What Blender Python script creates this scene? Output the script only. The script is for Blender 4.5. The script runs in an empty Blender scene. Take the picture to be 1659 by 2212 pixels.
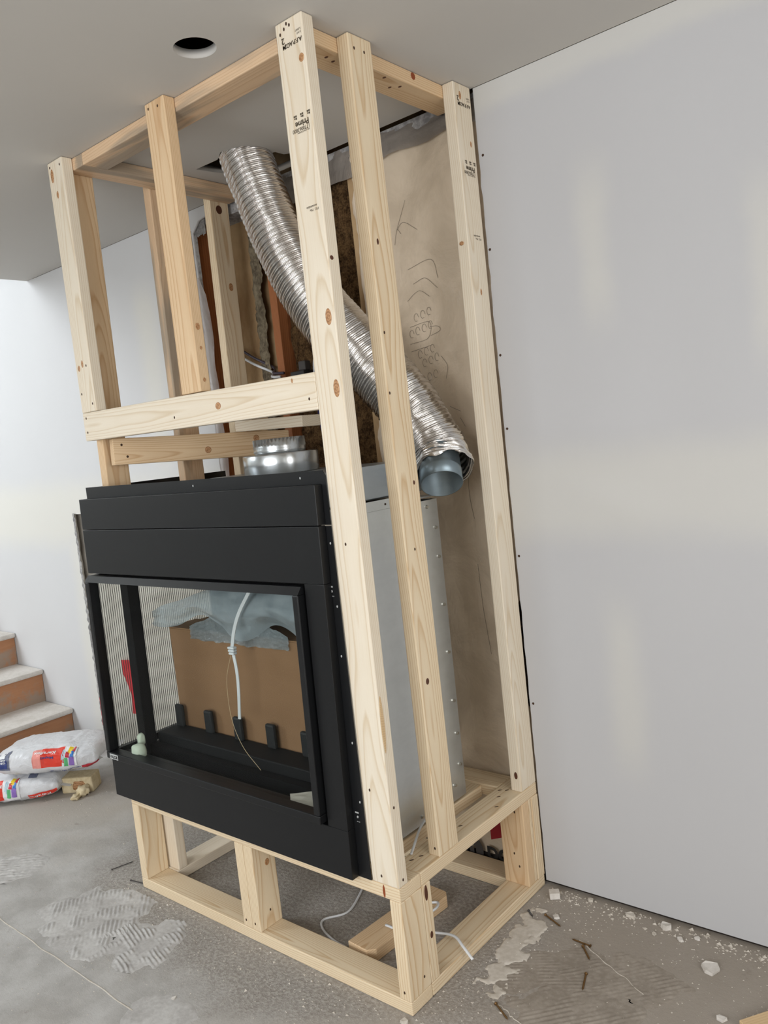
import bpy, bmesh, math, random
from mathutils import Vector, Matrix, noise

random.seed(7)
S = bpy.context.scene
COL = S.collection
H, D = 2.49, 0.707          # ceiling height, plane of the back wall (room side of the drywall)

# ------------------------------------------------------------------ camera
cam = bpy.data.cameras.new('camera'); co = bpy.data.objects.new('camera', cam); COL.objects.link(co)
Rr = Vector((0.76351, 0.63690, -0.10683)); Rd = Vector((-0.02302, -0.13848, -0.99010)); Rf = Vector((-0.64539, 0.75840, -0.09107))
m = Matrix((Rr, -Rd, -Rf)).transposed().to_4x4(); m.translation = (1.3215, -1.4520, 1.4922)
co.matrix_world = m
cam.sensor_fit = 'VERTICAL'; cam.sensor_height = 36.0; cam.lens = 1746.24 / 2212 * 36.0
cam.clip_start = 0.02
S.camera = co

# ------------------------------------------------------------------ world, window light, exposure
w = bpy.data.worlds.new('sky'); S.world = w; w.use_nodes = True
bg = w.node_tree.nodes['Background']; bg.inputs[0].default_value = (0.86, 0.93, 1.0, 1); bg.inputs[1].default_value = 0.9
def window_light(name, loc, rot, sx, sy, power, col):
    l = bpy.data.lights.new(name, 'AREA'); l.shape = 'RECTANGLE'; l.size = sx; l.size_y = sy; l.energy = power; l.color = col
    o = bpy.data.objects.new(name, l); o.location = loc; o.rotation_euler = rot; COL.objects.link(o); return o
window_light('daylight_window_front', (0.55, -3.62, 1.60), (math.radians(90), 0, 0), 2.4, 1.4, 70, (0.97, 0.985, 1.0))
window_light('daylight_window_side', (3.92, -1.35, 1.60), (0, math.radians(90), 0), 1.6, 2.2, 50, (1.0, 0.975, 0.94))
window_light('daylight_window_stair', (-4.6, -3.62, 3.6), (math.radians(90), 0, 0), 1.6, 1.6, 150, (0.90, 0.95, 1.0))
S.view_settings.view_transform = 'Standard'; S.view_settings.look = 'None'
S.view_settings.exposure = 0.12; S.view_settings.gamma = 1.0; S.view_settings.use_curve_mapping = False

# ------------------------------------------------------------------ material helpers
class NT:
    def __init__(s, name):
        s.m = bpy.data.materials.new(name); s.m.use_nodes = True; s.t = s.m.node_tree
        s.b = s.t.nodes['Principled BSDF']; s.out = s.t.nodes['Material Output']
    def n(s, typ, **kw):
        x = s.t.nodes.new(typ)
        for k, v in kw.items():
            if k.startswith('i_'):
                key = k[2:]; key = int(key) if key.isdigit() else key.replace('_', ' ')
                s.set(x.inputs[key], v)
            else: setattr(x, k, v)
        return x
    def set(s, sock, v):
        if hasattr(v, 'links') or hasattr(v, 'is_linked'): s.t.links.new(v, sock)
        else: sock.default_value = v
    def math(s, op, a, b=0.0, c=0.0, clamp=False):
        x = s.n('ShaderNodeMath', operation=op, use_clamp=clamp)
        s.set(x.inputs[0], a); s.set(x.inputs[1], b); s.set(x.inputs[2], c); return x.outputs[0]
    def mix(s, f, a, b):
        x = s.n('ShaderNodeMix', data_type='RGBA'); s.set(x.inputs[0], f); s.set(x.inputs[6], a); s.set(x.inputs[7], b); return x.outputs[2]
    def noise(s, vec, scale, detail=3.0, rough=0.5, dist=0.0):
        x = s.n('ShaderNodeTexNoise'); s.set(x.inputs['Vector'], vec); x.inputs['Scale'].default_value = scale
        x.inputs['Detail'].default_value = detail; x.inputs['Roughness'].default_value = rough; x.inputs['Distortion'].default_value = dist
        return x.outputs['Fac']
    def ramp(s, f, *stops):
        x = s.n('ShaderNodeValToRGB'); s.set(x.inputs[0], f); e = x.color_ramp.elements
        while len(e) < len(stops): e.new(0.5)
        for q, (p, c) in zip(e, stops): q.position = p; q.color = c if len(c) == 4 else (*c, 1)
        return x.outputs[0]
    def step(s, f, a, b):
        x = s.n('ShaderNodeMapRange', interpolation_type='SMOOTHSTEP'); s.set(x.inputs[0], f); x.inputs[1].default_value = a; x.inputs[2].default_value = b
        return x.outputs[0]
    def coord(s, kind='Object'): return s.n('ShaderNodeTexCoord').outputs[kind]
    def scale(s, vec, v):
        x = s.n('ShaderNodeMapping'); s.set(x.inputs[0], vec); x.inputs['Scale'].default_value = v; return x.outputs[0]
    def bump(s, h, strength=0.3, dist=0.01, normal=None):
        x = s.n('ShaderNodeBump'); x.inputs['Strength'].default_value = strength; x.inputs['Distance'].default_value = dist
        s.set(x.inputs['Height'], h)
        if normal is not None: s.set(x.inputs['Normal'], normal)
        return x.outputs[0]
    def fin(s, color=None, rough=None, metal=None, normal=None, spec=None):
        b = s.b
        if color is not None: s.set(b.inputs['Base Color'], color if not isinstance(color, tuple) or len(color) == 4 else (*color, 1))
        if rough is not None: s.set(b.inputs['Roughness'], rough)
        if metal is not None: s.set(b.inputs['Metallic'], metal)
        if normal is not None: s.set(b.inputs['Normal'], normal)
        if spec is not None: b.inputs['Specular IOR Level'].default_value = spec
        return s.m
def srgb(r, g, b):
    f = lambda c: (c/255/12.92) if c/255 <= 0.04045 else ((c/255+0.055)/1.055)**2.4
    return (f(r), f(g), f(b), 1)
def flat(name, c, rough=0.6, metal=0.0, spec=0.5):
    return NT(name).fin(srgb(*c), rough, metal, spec=spec)

def wood(name, light, dark, ring=0.55, pitch=0.0058, stain=None):
    t = NT(name); c = t.coord('Object'); rnd = t.n('ShaderNodeObjectInfo').outputs['Random']
    off = t.n('ShaderNodeCombineXYZ'); t.set(off.inputs[2], t.math('MULTIPLY', rnd, 9.7)); t.set(off.inputs[0], t.math('MULTIPLY', rnd, 3.1))
    va = t.n('ShaderNodeVectorMath', operation='ADD'); t.set(va.inputs[0], c); t.set(va.inputs[1], off.outputs[0]); cv = va.outputs[0]
    sp = t.n('ShaderNodeSeparateXYZ'); t.set(sp.inputs[0], c)
    wob = t.noise(t.scale(cv, (6, 6, 1.1)), 1.0, 2.0, 0.45)
    wob2 = t.noise(t.scale(cv, (30, 30, 3.0)), 1.0, 2.0, 0.5)
    px = t.math('SUBTRACT', sp.outputs[0], t.math('MULTIPLY', t.math('SUBTRACT', rnd, 0.5), 0.06))
    py = t.math('SUBTRACT', sp.outputs[1], t.math('ADD', 0.03, t.math('MULTIPLY', rnd, 0.05)))
    r = t.math('SQRT', t.math('ADD', t.math('MULTIPLY', px, px), t.math('MULTIPLY', py, py)))
    r = t.math('ADD', r, t.math('MULTIPLY', wob, 0.055)); r = t.math('ADD', r, t.math('MULTIPLY', wob2, 0.004))
    r = t.math('ADD', r, t.math('MULTIPLY', sp.outputs[2], 0.006))
    fr = t.math('FRACT', t.math('MULTIPLY', r, 1.0/pitch))
    rg = t.ramp(fr, (0.0, (0, 0, 0)), (0.62, (0.25,)*3), (0.86, (1,)*3), (1.0, (0,)*3))
    fine = t.noise(t.scale(cv, (260, 260, 7)), 1.0, 3.0, 0.6)
    blot = t.noise(t.scale(cv, (9, 9, 2.2)), 1.0, 3.0, 0.55)
    f = t.math('MULTIPLY', rg, ring); f = t.math('ADD', f, t.math('MULTIPLY', t.math('SUBTRACT', fine, 0.5), 0.35))
    f = t.math('ADD', f, t.math('MULTIPLY', t.math('SUBTRACT', blot, 0.5), 0.5), clamp=True)
    col = t.mix(f, srgb(*light), srgb(*dark))
    if stain:
        k = t.step(t.noise(t.scale(cv, (14, 14, 1.6)), 1.0, 3.0, 0.5), 0.48, 0.62)
        col = t.mix(t.math('MULTIPLY', k, 0.75), col, srgb(*stain))
    h = t.math('ADD', t.math('MULTIPLY', rg, 0.4), fine)
    return t.fin(col, 0.62, normal=t.bump(h, 0.12, 0.002), spec=0.35)

M = {}
M['pine'] = wood('pine_pale', (231, 220, 201), (204, 181, 146), 0.6)
M['pine_warm'] = wood('pine_warm', (229, 211, 181), (196, 161, 116), 0.72)
M['pine_honey'] = wood('pine_honey', (223, 195, 158), (190, 147, 102), 0.65)
M['pine_white'] = wood('pine_white', (236, 224, 204), (210, 188, 158), 0.35)
M['pine_stain'] = wood('pine_stained', (222, 192, 158), (190, 150, 112), 0.5, stain=(150, 140, 126))
M['old_wood'] = wood('old_spruce', (168, 106, 64), (126, 76, 44), 0.6)
M['kraft'] = None
def knot_mat():
    t = NT('wood_knot'); c = t.coord('Object')
    ln = t.n('ShaderNodeVectorMath', operation='LENGTH'); t.set(ln.inputs[0], c)
    d = t.math('MULTIPLY', t.math('ADD', ln.outputs['Value'], t.math('MULTIPLY', t.noise(c, 300, 2), 0.002)), 900)
    g = t.math('ADD', t.math('MULTIPLY', t.math('SINE', d), 0.10), t.noise(c, 200, 3))
    return t.fin(t.ramp(g, (0.25, srgb(132, 88, 54)), (0.55, srgb(184, 138, 96)), (0.9, srgb(206, 168, 126))), 0.55)
M['knot'] = knot_mat()
M['knot_dark'] = flat('knot_dark', (84, 46, 26), 0.6)
M['wane'] = wood('wane_patch', (212, 184, 144), (184, 146, 102), 0.5)
M['hole'] = flat('screw_hole_dark', (64, 42, 26), 0.8)
M['ink'] = flat('stamp_ink', (74, 64, 50), 0.8)
M['pencil'] = flat('pencil_grey', (128, 118, 106), 0.8)
M['pitch'] = flat('pitch_streak', (140, 66, 28), 0.5)

def concrete():
    t = NT('concrete_dusty'); c = t.coord('Object')
    a = t.noise(c, 1.1, 5, 0.55); b = t.noise(c, 7, 5, 0.6); g = t.noise(c, 90, 3, 0.65); g2 = t.noise(c, 260, 2, 0.6)
    sp = t.n('ShaderNodeSeparateXYZ'); t.set(sp.inputs[0], c)
    base = t.mix(t.step(b, 0.3, 0.7), srgb(166, 163, 159), srgb(190, 188, 185))
    base = t.mix(t.step(a, 0.42, 0.66), base, srgb(178, 171, 162))
    vor = t.n('ShaderNodeTexVoronoi'); t.set(vor.inputs['Vector'], c); vor.inputs['Scale'].default_value = 55
    # coarse bare aggregate around the frame, smooth dusty slab further out
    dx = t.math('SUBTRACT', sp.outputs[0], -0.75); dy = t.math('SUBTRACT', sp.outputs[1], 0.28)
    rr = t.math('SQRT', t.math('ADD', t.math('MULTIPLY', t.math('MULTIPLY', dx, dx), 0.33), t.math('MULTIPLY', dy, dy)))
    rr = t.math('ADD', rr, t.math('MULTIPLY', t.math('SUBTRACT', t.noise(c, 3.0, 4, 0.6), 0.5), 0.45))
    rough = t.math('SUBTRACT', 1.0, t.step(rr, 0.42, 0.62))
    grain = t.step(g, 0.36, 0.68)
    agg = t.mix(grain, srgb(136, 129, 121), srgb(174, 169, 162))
    base = t.mix(t.math('MULTIPLY', t.step(t.math('ADD', sp.outputs[0], t.math('MULTIPLY', b, 0.5)), -0.25, 0.6), 0.85), base, srgb(152, 142, 130))  # tan dust towards the right, darkened further to stand in for light falloff
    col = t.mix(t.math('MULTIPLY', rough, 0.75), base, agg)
    dark = t.math('MULTIPLY', t.step(t.noise(c, 11, 6, 0.7), 0.60, 0.74), 0.5)
    col = t.mix(dark, col, srgb(128, 119, 109))
    spk = t.math('MULTIPLY', t.math('SUBTRACT', 1.0, t.step(vor.outputs['Distance'], 0.06, 0.14)), t.step(t.noise(c, 20, 2), 0.5, 0.66))
    col = t.mix(t.math('MULTIPLY', spk, 0.8), col, srgb(208, 203, 196))
    h = t.math('ADD', t.math('MULTIPLY', g, t.math('ADD', 0.35, t.math('MULTIPLY', rough, 1.2))), t.math('MULTIPLY', b, 1.0))
    h = t.math('ADD', h, t.math('MULTIPLY', g2, 0.25))
    return t.fin(col, 0.85, normal=t.bump(h, 0.5, 0.005), spec=0.25)
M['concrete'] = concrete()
def mortar(name, c1, c2):
    t = NT(name); c = t.coord('Object'); a = t.noise(c, 60, 4, 0.6); b = t.noise(c, 9, 4, 0.6)
    return t.fin(t.mix(t.step(t.math('MULTIPLY', t.math('ADD', a, b), 0.5), 0.36, 0.64), srgb(*c1), srgb(*c2)), 0.9, normal=t.bump(a, 0.4, 0.002), spec=0.2)
M['mortar'] = mortar('thinset_mortar', (176, 173, 170), (198, 196, 193))
M['mortar_tan'] = mortar('thinset_tan', (140, 131, 120), (160, 151, 140))
M['plaster'] = mortar('plaster_smear', (190, 182, 170), (210, 203, 193))

def drywall(name, bands, strips, paper=(212, 212, 212), mud=(226, 224, 214)):
    """gypsum paper with bands of joint compound: bands (z, half), strips (x, half, z0, z1) in world metres"""
    t = NT(name); c = t.coord('Object'); sp = t.n('ShaderNodeSeparateXYZ'); t.set(sp.inputs[0], c)
    wob = t.math('MULTIPLY', t.math('SUBTRACT', t.noise(c, 4, 4, 0.6), 0.5), 0.07); k = None
    for z, hw in bands:
        q = t.math('SUBTRACT', 1.0, t.step(t.math('ADD', t.math('ABSOLUTE', t.math('SUBTRACT', sp.outputs[2], z)), wob), hw*0.35, hw*1.2))
        k = q if k is None else t.math('MAXIMUM', k, q)
    for x, hw, z0, z1 in strips:
        q = t.math('SUBTRACT', 1.0, t.step(t.math('ADD', t.math('ABSOLUTE', t.math('SUBTRACT', sp.outputs[0], x)), wob), hw*0.1, hw*1.3))
        zz = t.math('ADD', sp.outputs[2], wob)
        q = t.math('MULTIPLY', q, t.math('MULTIPLY', t.step(zz, z0, z0+0.2), t.math('SUBTRACT', 1.0, t.step(zz, z1-0.2, z1))))
        q = t.math('MULTIPLY', q, 0.85)
        k = q if k is None else t.math('MAXIMUM', k, q)
    col = srgb(*paper)
    v = t.noise(c, 1.3, 4, 0.5)
    col = t.mix(v, srgb(paper[0]-5, paper[1]-5, paper[2]-4), srgb(paper[0]+3, paper[1]+3, paper[2]+4))
    if k is not None: col = t.mix(t.math('MULTIPLY', k, 0.5), col, srgb(*mud))
    return t.fin(col, 0.8, normal=t.bump(t.noise(c, 120, 3), 0.05, 0.001), spec=0.3)
M['dry_r'] = drywall('drywall_right', [(1.27, 0.16), (2.47, 0.07)], [(0.34, 0.06, 1.66, 2.25), (0.33, 0.07, 0.36, 1.02), (0.78, 0.05, 1.5, 2.1)], paper=(190, 190, 191), mud=(208, 206, 198))
M['dry_l'] = drywall('drywall_left', [(1.27, 0.20)], [(-1.77, 0.10, 1.35, 2.35), (-2.64, 0.10, -0.1, 1.3)], mud=(226, 222, 208))
M['dry_c'] = drywall('drywall_ceiling', [], [], paper=(200, 197, 191))
M['gyp'] = mortar('gypsum_core_torn', (120, 118, 118), (178, 176, 174))
M['white'] = flat('painted_white', (220, 220, 216), 0.6)
M['dark'] = flat('dark_void', (40, 32, 26), 0.9)

def film(name, col, alpha, wr=1.0):
    t = NT(name); c = t.coord('Object')
    a = t.noise(c, 5, 5, 0.6, 0.6); b = t.noise(t.scale(c, (26, 26, 9)), 1.0, 3, 0.6, 0.4)
    lo = tuple(max(0, x-20) for x in col)
    cc = t.mix(t.step(a, 0.34, 0.66), srgb(*lo), srgb(*col))
    h = t.math('ADD', a, t.math('MULTIPLY', b, 0.35))
    t.fin(cc, 0.28, normal=t.bump(h, 0.5*wr, 0.02), spec=0.5)
    tr = t.n('ShaderNodeBsdfTransparent'); mx = t.n('ShaderNodeMixShader'); mx.inputs[0].default_value = alpha
    t.t.links.new(tr.outputs[0], mx.inputs[1]); t.t.links.new(t.b.outputs[0], mx.inputs[2]); t.t.links.new(mx.outputs[0], t.out.inputs[0])
    return t.m
M['poly'] = film('vapour_barrier_film', (230, 213, 190), 0.95)
M['poly_left'] = film('vapour_barrier_white', (214, 208, 198), 0.9, 1.6)
M['poly_grey'] = film('vapour_barrier_grey', (150, 142, 134), 0.8, 1.4)
M['poly_clear'] = film('poly_strip_clear', (204, 192, 186), 0.5)
M['wrap'] = film('packing_film', (176, 190, 196), 0.62)
M['wrap2'] = film('packing_film_crumpled', (140, 152, 156), 0.6, 3.0)
def wool():
    t = NT('mineral_wool'); c = t.coord('Object'); a = t.noise(c, 30, 6, 0.7); b = t.noise(c, 150, 3, 0.7)
    return t.fin(t.mix(t.step(t.math('ADD', t.math('MULTIPLY', a, 0.6), t.math('MULTIPLY', b, 0.4)), 0.36, 0.66), srgb(52, 36, 22), srgb(128, 100, 68)), 0.95, normal=t.bump(b, 0.9, 0.01), spec=0.1)
M['wool'] = wool()
def kraft():
    t = NT('sheathing_board'); c = t.coord('Object'); a = t.noise(t.scale(c, (5, 5, 2)), 1.0, 5, 0.6); b = t.noise(c, 40, 4, 0.6)
    col = t.mix(t.step(a, 0.35, 0.66), srgb(136, 104, 70), srgb(190, 162, 124)); col = t.mix(t.math('MULTIPLY', b, 0.35), col, srgb(150, 120, 84))
    return t.fin(col, 0.8, spec=0.2)
M['kraft'] = kraft()
M['fuzz'] = mortar('grey_fuzz', (84, 74, 60), (138, 126, 104))

def painted_black():
    t = NT('black_powder_coat'); c = t.coord('Object'); a = t.noise(c, 500, 2, 0.6); b = t.noise(c, 6, 5, 0.65)
    col = t.mix(t.step(b, 0.62, 0.8), srgb(19, 20, 22), srgb(27, 28, 30))
    return t.fin(col, 0.42, normal=t.bump(a, 0.05, 0.0006), spec=0.34)
M['black'] = painted_black()
M['black_matte'] = flat('black_firebox', (9, 9, 10), 0.8, spec=0.2)
M['black_tray'] = flat('black_burner_tray', (20, 21, 22), 0.7, spec=0.25)
M['black_grate'] = flat('black_grate', (34, 36, 37), 0.6, spec=0.3)
def galv(name, base, rough, metal=0.9, swirl=0.0):
    t = NT(name); c = t.coord('Object'); a = t.noise(t.scale(c, (6, 6, 30)), 1.0, 4, 0.6); b = t.noise(c, 14, 4, 0.6, 1.5)
    col = t.mix(t.math('ADD', t.math('MULTIPLY', a, 0.5), t.math('MULTIPLY', b, 0.5)), srgb(*[x-18 for x in base]), srgb(*[min(255, x+10) for x in base]))
    r = t.math('ADD', rough-0.06, t.math('MULTIPLY', b, 0.14))
    return t.fin(col, r, metal, normal=t.bump(b, 0.05+swirl, 0.004))
M['galv'] = galv('galvanised_steel', (196, 200, 202), 0.24)
M['galv_dull'] = galv('galvanised_dull', (176, 182, 186), 0.36, 0.85, 0.08)
M['galv_blue'] = galv('galvanised_pipe', (132, 146, 154), 0.36, 0.8)
M['body'] = galv('aluminised_body_panel', (208, 211, 210), 0.30, 0.75)
def foil():
    t = NT('aluminium_foil_duct'); c = t.coord('Object'); a = t.noise(c, 60, 4, 0.65, 1.0); b = t.noise(c, 20, 3, 0.6)
    return t.fin(t.mix(b, srgb(196, 192, 188), srgb(232, 230, 228)), t.math('ADD', 0.17, t.math('MULTIPLY', a, 0.12)), 1.0, normal=t.bump(a, 0.12, 0.004))
M['foil'] = foil()
M['screw'] = flat('zinc_screw', (200, 198, 190), 0.3, 1.0)
M['nail'] = flat('brass_screw', (120, 92, 58), 0.4, 0.8)
def glass(name, refl, tint):
    t = NT(name); t.t.nodes.remove(t.b)
    tr = t.n('ShaderNodeBsdfTransparent'); tr.inputs[0].default_value = (*tint, 1); gl = t.n('ShaderNodeBsdfGlossy'); gl.inputs['Roughness'].default_value = 0.02
    lw = t.n('ShaderNodeLayerWeight'); lw.inputs[0].default_value = 0.5
    f4 = t.math('POWER', lw.outputs['Facing'], 4.0)
    mx = t.n('ShaderNodeMixShader'); t.t.links.new(t.math('ADD', 0.004, t.math('MULTIPLY', f4, refl)), mx.inputs[0])
    t.t.links.new(tr.outputs[0], mx.inputs[1]); t.t.links.new(gl.outputs[0], mx.inputs[2]); t.t.links.new(mx.outputs[0], t.out.inputs[0]); return t.m
M['glass'] = glass('ceramic_glass', 0.10, (0.97, 0.98, 0.975))
def card():
    t = NT('corrugated_cardboard'); c = t.coord('Object'); a = t.noise(t.scale(c, (3, 3, 12)), 1.0, 4, 0.6); w_ = t.noise(t.scale(c, (10, 10, 260)), 1.0, 2)
    return t.fin(t.mix(t.math('ADD', t.math('MULTIPLY', a, 0.7), t.math('MULTIPLY', w_, 0.3)), srgb(124, 95, 68), srgb(144, 113, 83)), 0.8, spec=0.2)
M['card'] = card()
M['strap'] = flat('white_strap', (206, 212, 214), 0.5)
M['wire'] = flat('copper_thread', (196, 176, 140), 0.4)
M['cable'] = flat('white_cable', (222, 224, 226), 0.45)
M['cable_dark'] = flat('dark_cable', (70, 62, 74), 0.5)
M['cable_blue'] = flat('blue_cable', (44, 44, 110), 0.5)
M['red'] = flat('red_sheathing_tape', (186, 36, 48), 0.45)
M['red_dull'] = flat('red_print', (150, 20, 34), 0.5)
M['foam'] = flat('pale_green_foam', (186, 198, 180), 0.9)
M['paper'] = flat('paper_scrap', (176, 172, 160), 0.8)
M['badge'] = flat('silver_badge', (206, 208, 208), 0.35, 0.3)
M['ink_black'] = flat('print_black', (30, 28, 28), 0.6)
M['ink_grey'] = flat('print_grey', (66, 62, 60), 0.6)
def bagmat():
    t = NT('bag_white_plastic'); c = t.coord('Object'); a = t.noise(c, 16, 4, 0.6, 0.8)
    return t.fin(t.mix(a, srgb(206, 208, 212), srgb(232, 233, 236)), 0.35, normal=t.bump(a, 0.5, 0.015))
M['bag'] = bagmat()
for k, c in dict(p_red=(222, 62, 44), p_pink=(232, 150, 140), p_yel=(238, 204, 40), p_blue=(50, 120, 196), p_green=(96, 186, 124), p_purple=(140, 108, 186), p_crim=(196, 44, 62), p_slate=(108, 114, 136), p_navy=(52, 66, 128), p_white=(236, 238, 240), p_ltblue=(168, 208, 224)).items():
    M[k] = flat('print_' + k[2:], c, 0.4)
def risermat():
    t = NT('stair_riser_wood'); c = t.coord('Object'); g = t.noise(t.scale(c, (4, 6, 60)), 1.0, 4, 0.6); d = t.noise(c, 14, 5, 0.65)
    sp = t.n('ShaderNodeSeparateXYZ'); t.set(sp.inputs[0], c)
    col = t.mix(g, srgb(170, 116, 80), srgb(194, 142, 104))
    k = t.step(t.math('ADD', t.math('MULTIPLY', t.math('MULTIPLY', t.math('FRACT', t.math('MULTIPLY', sp.outputs[2], 5.2083)), 0.192), -2.6), d), 0.20, 0.44)
    return t.fin(t.mix(t.math('MULTIPLY', k, 0.8), col, srgb(160, 146, 132)), 0.7, normal=t.bump(d, 0.3, 0.004))
M['riser'] = risermat()
M['tread'] = mortar('stair_tread_dusty', (206, 200, 192), (222, 217, 211))
M['block'] = mortar('foam_block_yellow', (206, 188, 150), (226, 212, 180))

# ------------------------------------------------------------------ geometry helpers
def link(name, me, mat, parent=None, smooth=False):
    o = bpy.data.objects.new(name, me); COL.objects.link(o)
    if mat is not None: me.materials.append(M[mat] if isinstance(mat, str) else mat)
    if smooth:
        for p in me.polygons: p.use_smooth = True
    if parent is not None: o.parent = parent
    return o
def from_bm(name, bm, mat, parent=None, smooth=False):
    me = bpy.data.meshes.new(name); bm.normal_update(); bm.to_mesh(me); bm.free(); return link(name, me, mat, parent, smooth)
def pyd(name, vs, fs, mat, parent=None, smooth=False):
    me = bpy.data.meshes.new(name); me.from_pydata([tuple(v) for v in vs], [], fs); me.validate()
    bm = bmesh.new(); bm.from_mesh(me); bmesh.ops.recalc_face_normals(bm, faces=bm.faces); bm.to_mesh(me); bm.free()
    return link(name, me, mat, parent, smooth)
def tag(o, label=None, cat=None, group=None, kind=None):
    for k, v in (('label', label), ('category', cat), ('group', group), ('kind', kind)):
        if v: o[k] = v
    return o
def thing(name, label, cat, loc=(0, 0, 0), group=None):
    o = bpy.data.objects.new(name, None); COL.objects.link(o); o.location = loc; o.empty_display_size = 0.1
    return tag(o, label, cat, group)
def child_at(o, parent):
    o.parent = parent; o.matrix_parent_inverse = Matrix.Translation(-parent.location); return o
def box_bm(bm, lo, hi, bev=0.0, fn=None):
    x0, y0, z0 = lo; x1, y1, z1 = hi
    vs = [bm.verts.new(p) for p in ((x0,y0,z0),(x1,y0,z0),(x1,y1,z0),(x0,y1,z0),(x0,y0,z1),(x1,y0,z1),(x1,y1,z1),(x0,y1,z1))]
    fs = [bm.faces.new([vs[i] for i in f]) for f in ((3,2,1,0),(4,5,6,7),(0,1,5,4),(1,2,6,5),(2,3,7,6),(3,0,4,7))]
    if bev:
        es = list({e for f in fs for e in f.edges})
        bmesh.ops.bevel(bm, geom=es, offset=bev, segments=2, affect='EDGES', profile=0.5)
    if fn:
        for v in bm.verts: v.co = fn(v.co)
def box(name, lo, hi, mat, parent=None, bev=0.0, fn=None):
    bm = bmesh.new(); box_bm(bm, lo, hi, bev, fn); return from_bm(name, bm, mat, parent)
def tube_pts(pts, n=60):
    """Catmull-Rom through pts"""
    P = [Vector(p) for p in pts]; P = [P[0]*2-P[1]] + P + [P[-1]*2-P[-2]]; out = []
    segs = len(P)-3
    for i in range(n+1):
        u = i/n*segs; k = min(int(u), segs-1); t = u-k; a, b, c, d = P[k:k+4]
        out.append(0.5*((2*b)+(c-a)*t+(2*a-5*b+4*c-d)*t*t+(3*b-a-3*c+d)*t**3))
    return out
def frames(pts):
    fr = []; up = None
    for i, p in enumerate(pts):
        t = (pts[min(i+1, len(pts)-1)]-pts[max(i-1, 0)]).normalized()
        if up is None: up = Vector((0, 0, 1)) if abs(t.z) < 0.9 else Vector((0, 1, 0))
        n = (up - t*up.dot(t)).normalized(); up = n; fr.append((p, t, n, t.cross(n)))
    return fr
def tube(name, pts, r, mat, parent=None, seg=8, n=None, flatness=1.0, rad=None):
    pts = tube_pts(pts, n or len(pts)*6); vs = []; fs = []
    for i, (p, t, a, b) in enumerate(frames(pts)):
        rr = rad(i/(len(pts)-1)) if rad else r
        for k in range(seg):
            an = 2*math.pi*k/seg; vs.append(p + a*(math.cos(an)*rr*flatness) + b*(math.sin(an)*rr))
    for i in range(len(pts)-1):
        for k in range(seg): fs.append((i*seg+k, i*seg+(k+1) % seg, (i+1)*seg+(k+1) % seg, (i+1)*seg+k))
    fs.append(tuple(range(seg))[::-1]); fs.append(tuple((len(pts)-1)*seg+k for k in range(seg)))
    return pyd(name, vs, fs, mat, parent, True)
def plate(name, outer, holes, depth, mat, to3d, parent=None):
    """flat plate with holes: 2D outlines -> filled, extruded mesh; to3d maps (u, v, w) to the world"""
    cu = bpy.data.curves.new(name, 'CURVE'); cu.dimensions = '2D'; cu.fill_mode = 'BOTH'; cu.extrude = depth/2
    for poly in [outer]+holes:
        s = cu.splines.new('POLY'); s.points.add(len(poly)-1); s.use_cyclic_u = True
        for q, p in zip(s.points, poly): q.co = (p[0], p[1], 0, 1)
    ob = bpy.data.objects.new('tmp', cu); COL.objects.link(ob)
    me = bpy.data.meshes.new_from_object(ob.evaluated_get(bpy.context.evaluated_depsgraph_get())); bpy.data.objects.remove(ob)
    me.materials.clear(); me.name = name
    for v in me.vertices: v.co = to3d(v.co.x, v.co.y, v.co.z + depth/2)
    bm = bmesh.new(); bm.from_mesh(me); bmesh.ops.remove_doubles(bm, verts=bm.verts, dist=1e-5); bmesh.ops.recalc_face_normals(bm, faces=bm.faces); bm.to_mesh(me); bm.free()
    return link(name, me, mat, parent)
def text(name, body, size, origin, xd, yd, mat, parent=None, warp=None, sx=1.0, bold=0.0, align='LEFT'):
    cu = bpy.data.curves.new(name, 'FONT'); cu.body = body; cu.size = size; cu.align_x = align; cu.offset = bold; cu.resolution_u = 3
    ob = bpy.data.objects.new('tmp', cu); COL.objects.link(ob)
    me = bpy.data.meshes.new_from_object(ob.evaluated_get(bpy.context.evaluated_depsgraph_get())); bpy.data.objects.remove(ob)
    me.materials.clear(); me.name = name; o, x, y = Vector(origin), Vector(xd), Vector(yd)
    for v in me.vertices:
        v.co = warp(v.co.x*sx, v.co.y) if warp else o + x*(v.co.x*sx) + y*v.co.y
    return link(name, me, mat, parent)
def grid(name, nu, nv, fn, mat, parent=None, smooth=True):
    vs = [fn(i/nu, j/nv) for j in range(nv+1) for i in range(nu+1)]
    fs = [(j*(nu+1)+i, j*(nu+1)+i+1, (j+1)*(nu+1)+i+1, (j+1)*(nu+1)+i) for j in range(nv) for i in range(nu)]
    me = bpy.data.meshes.new(name); me.from_pydata([tuple(v) for v in vs], [], fs); return link(name, me, mat, parent, smooth)
def N(x, y=0.0, z=0.0): return noise.noise((x, y, z))
def fbm(x, y=0.0, z=0.0): return noise.noise((x, y, z)) + 0.5*noise.noise((2.1*x, 2.1*y, 2.1*z)) + 0.25*noise.noise((4.3*x, 4.3*y, 4.3*z))

# ------------------------------------------------------------------ setting
floor = tag(box('floor', (-6, -3.7, -0.1), (4.0, 0.95, 0), 'concrete'), kind='structure')
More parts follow.
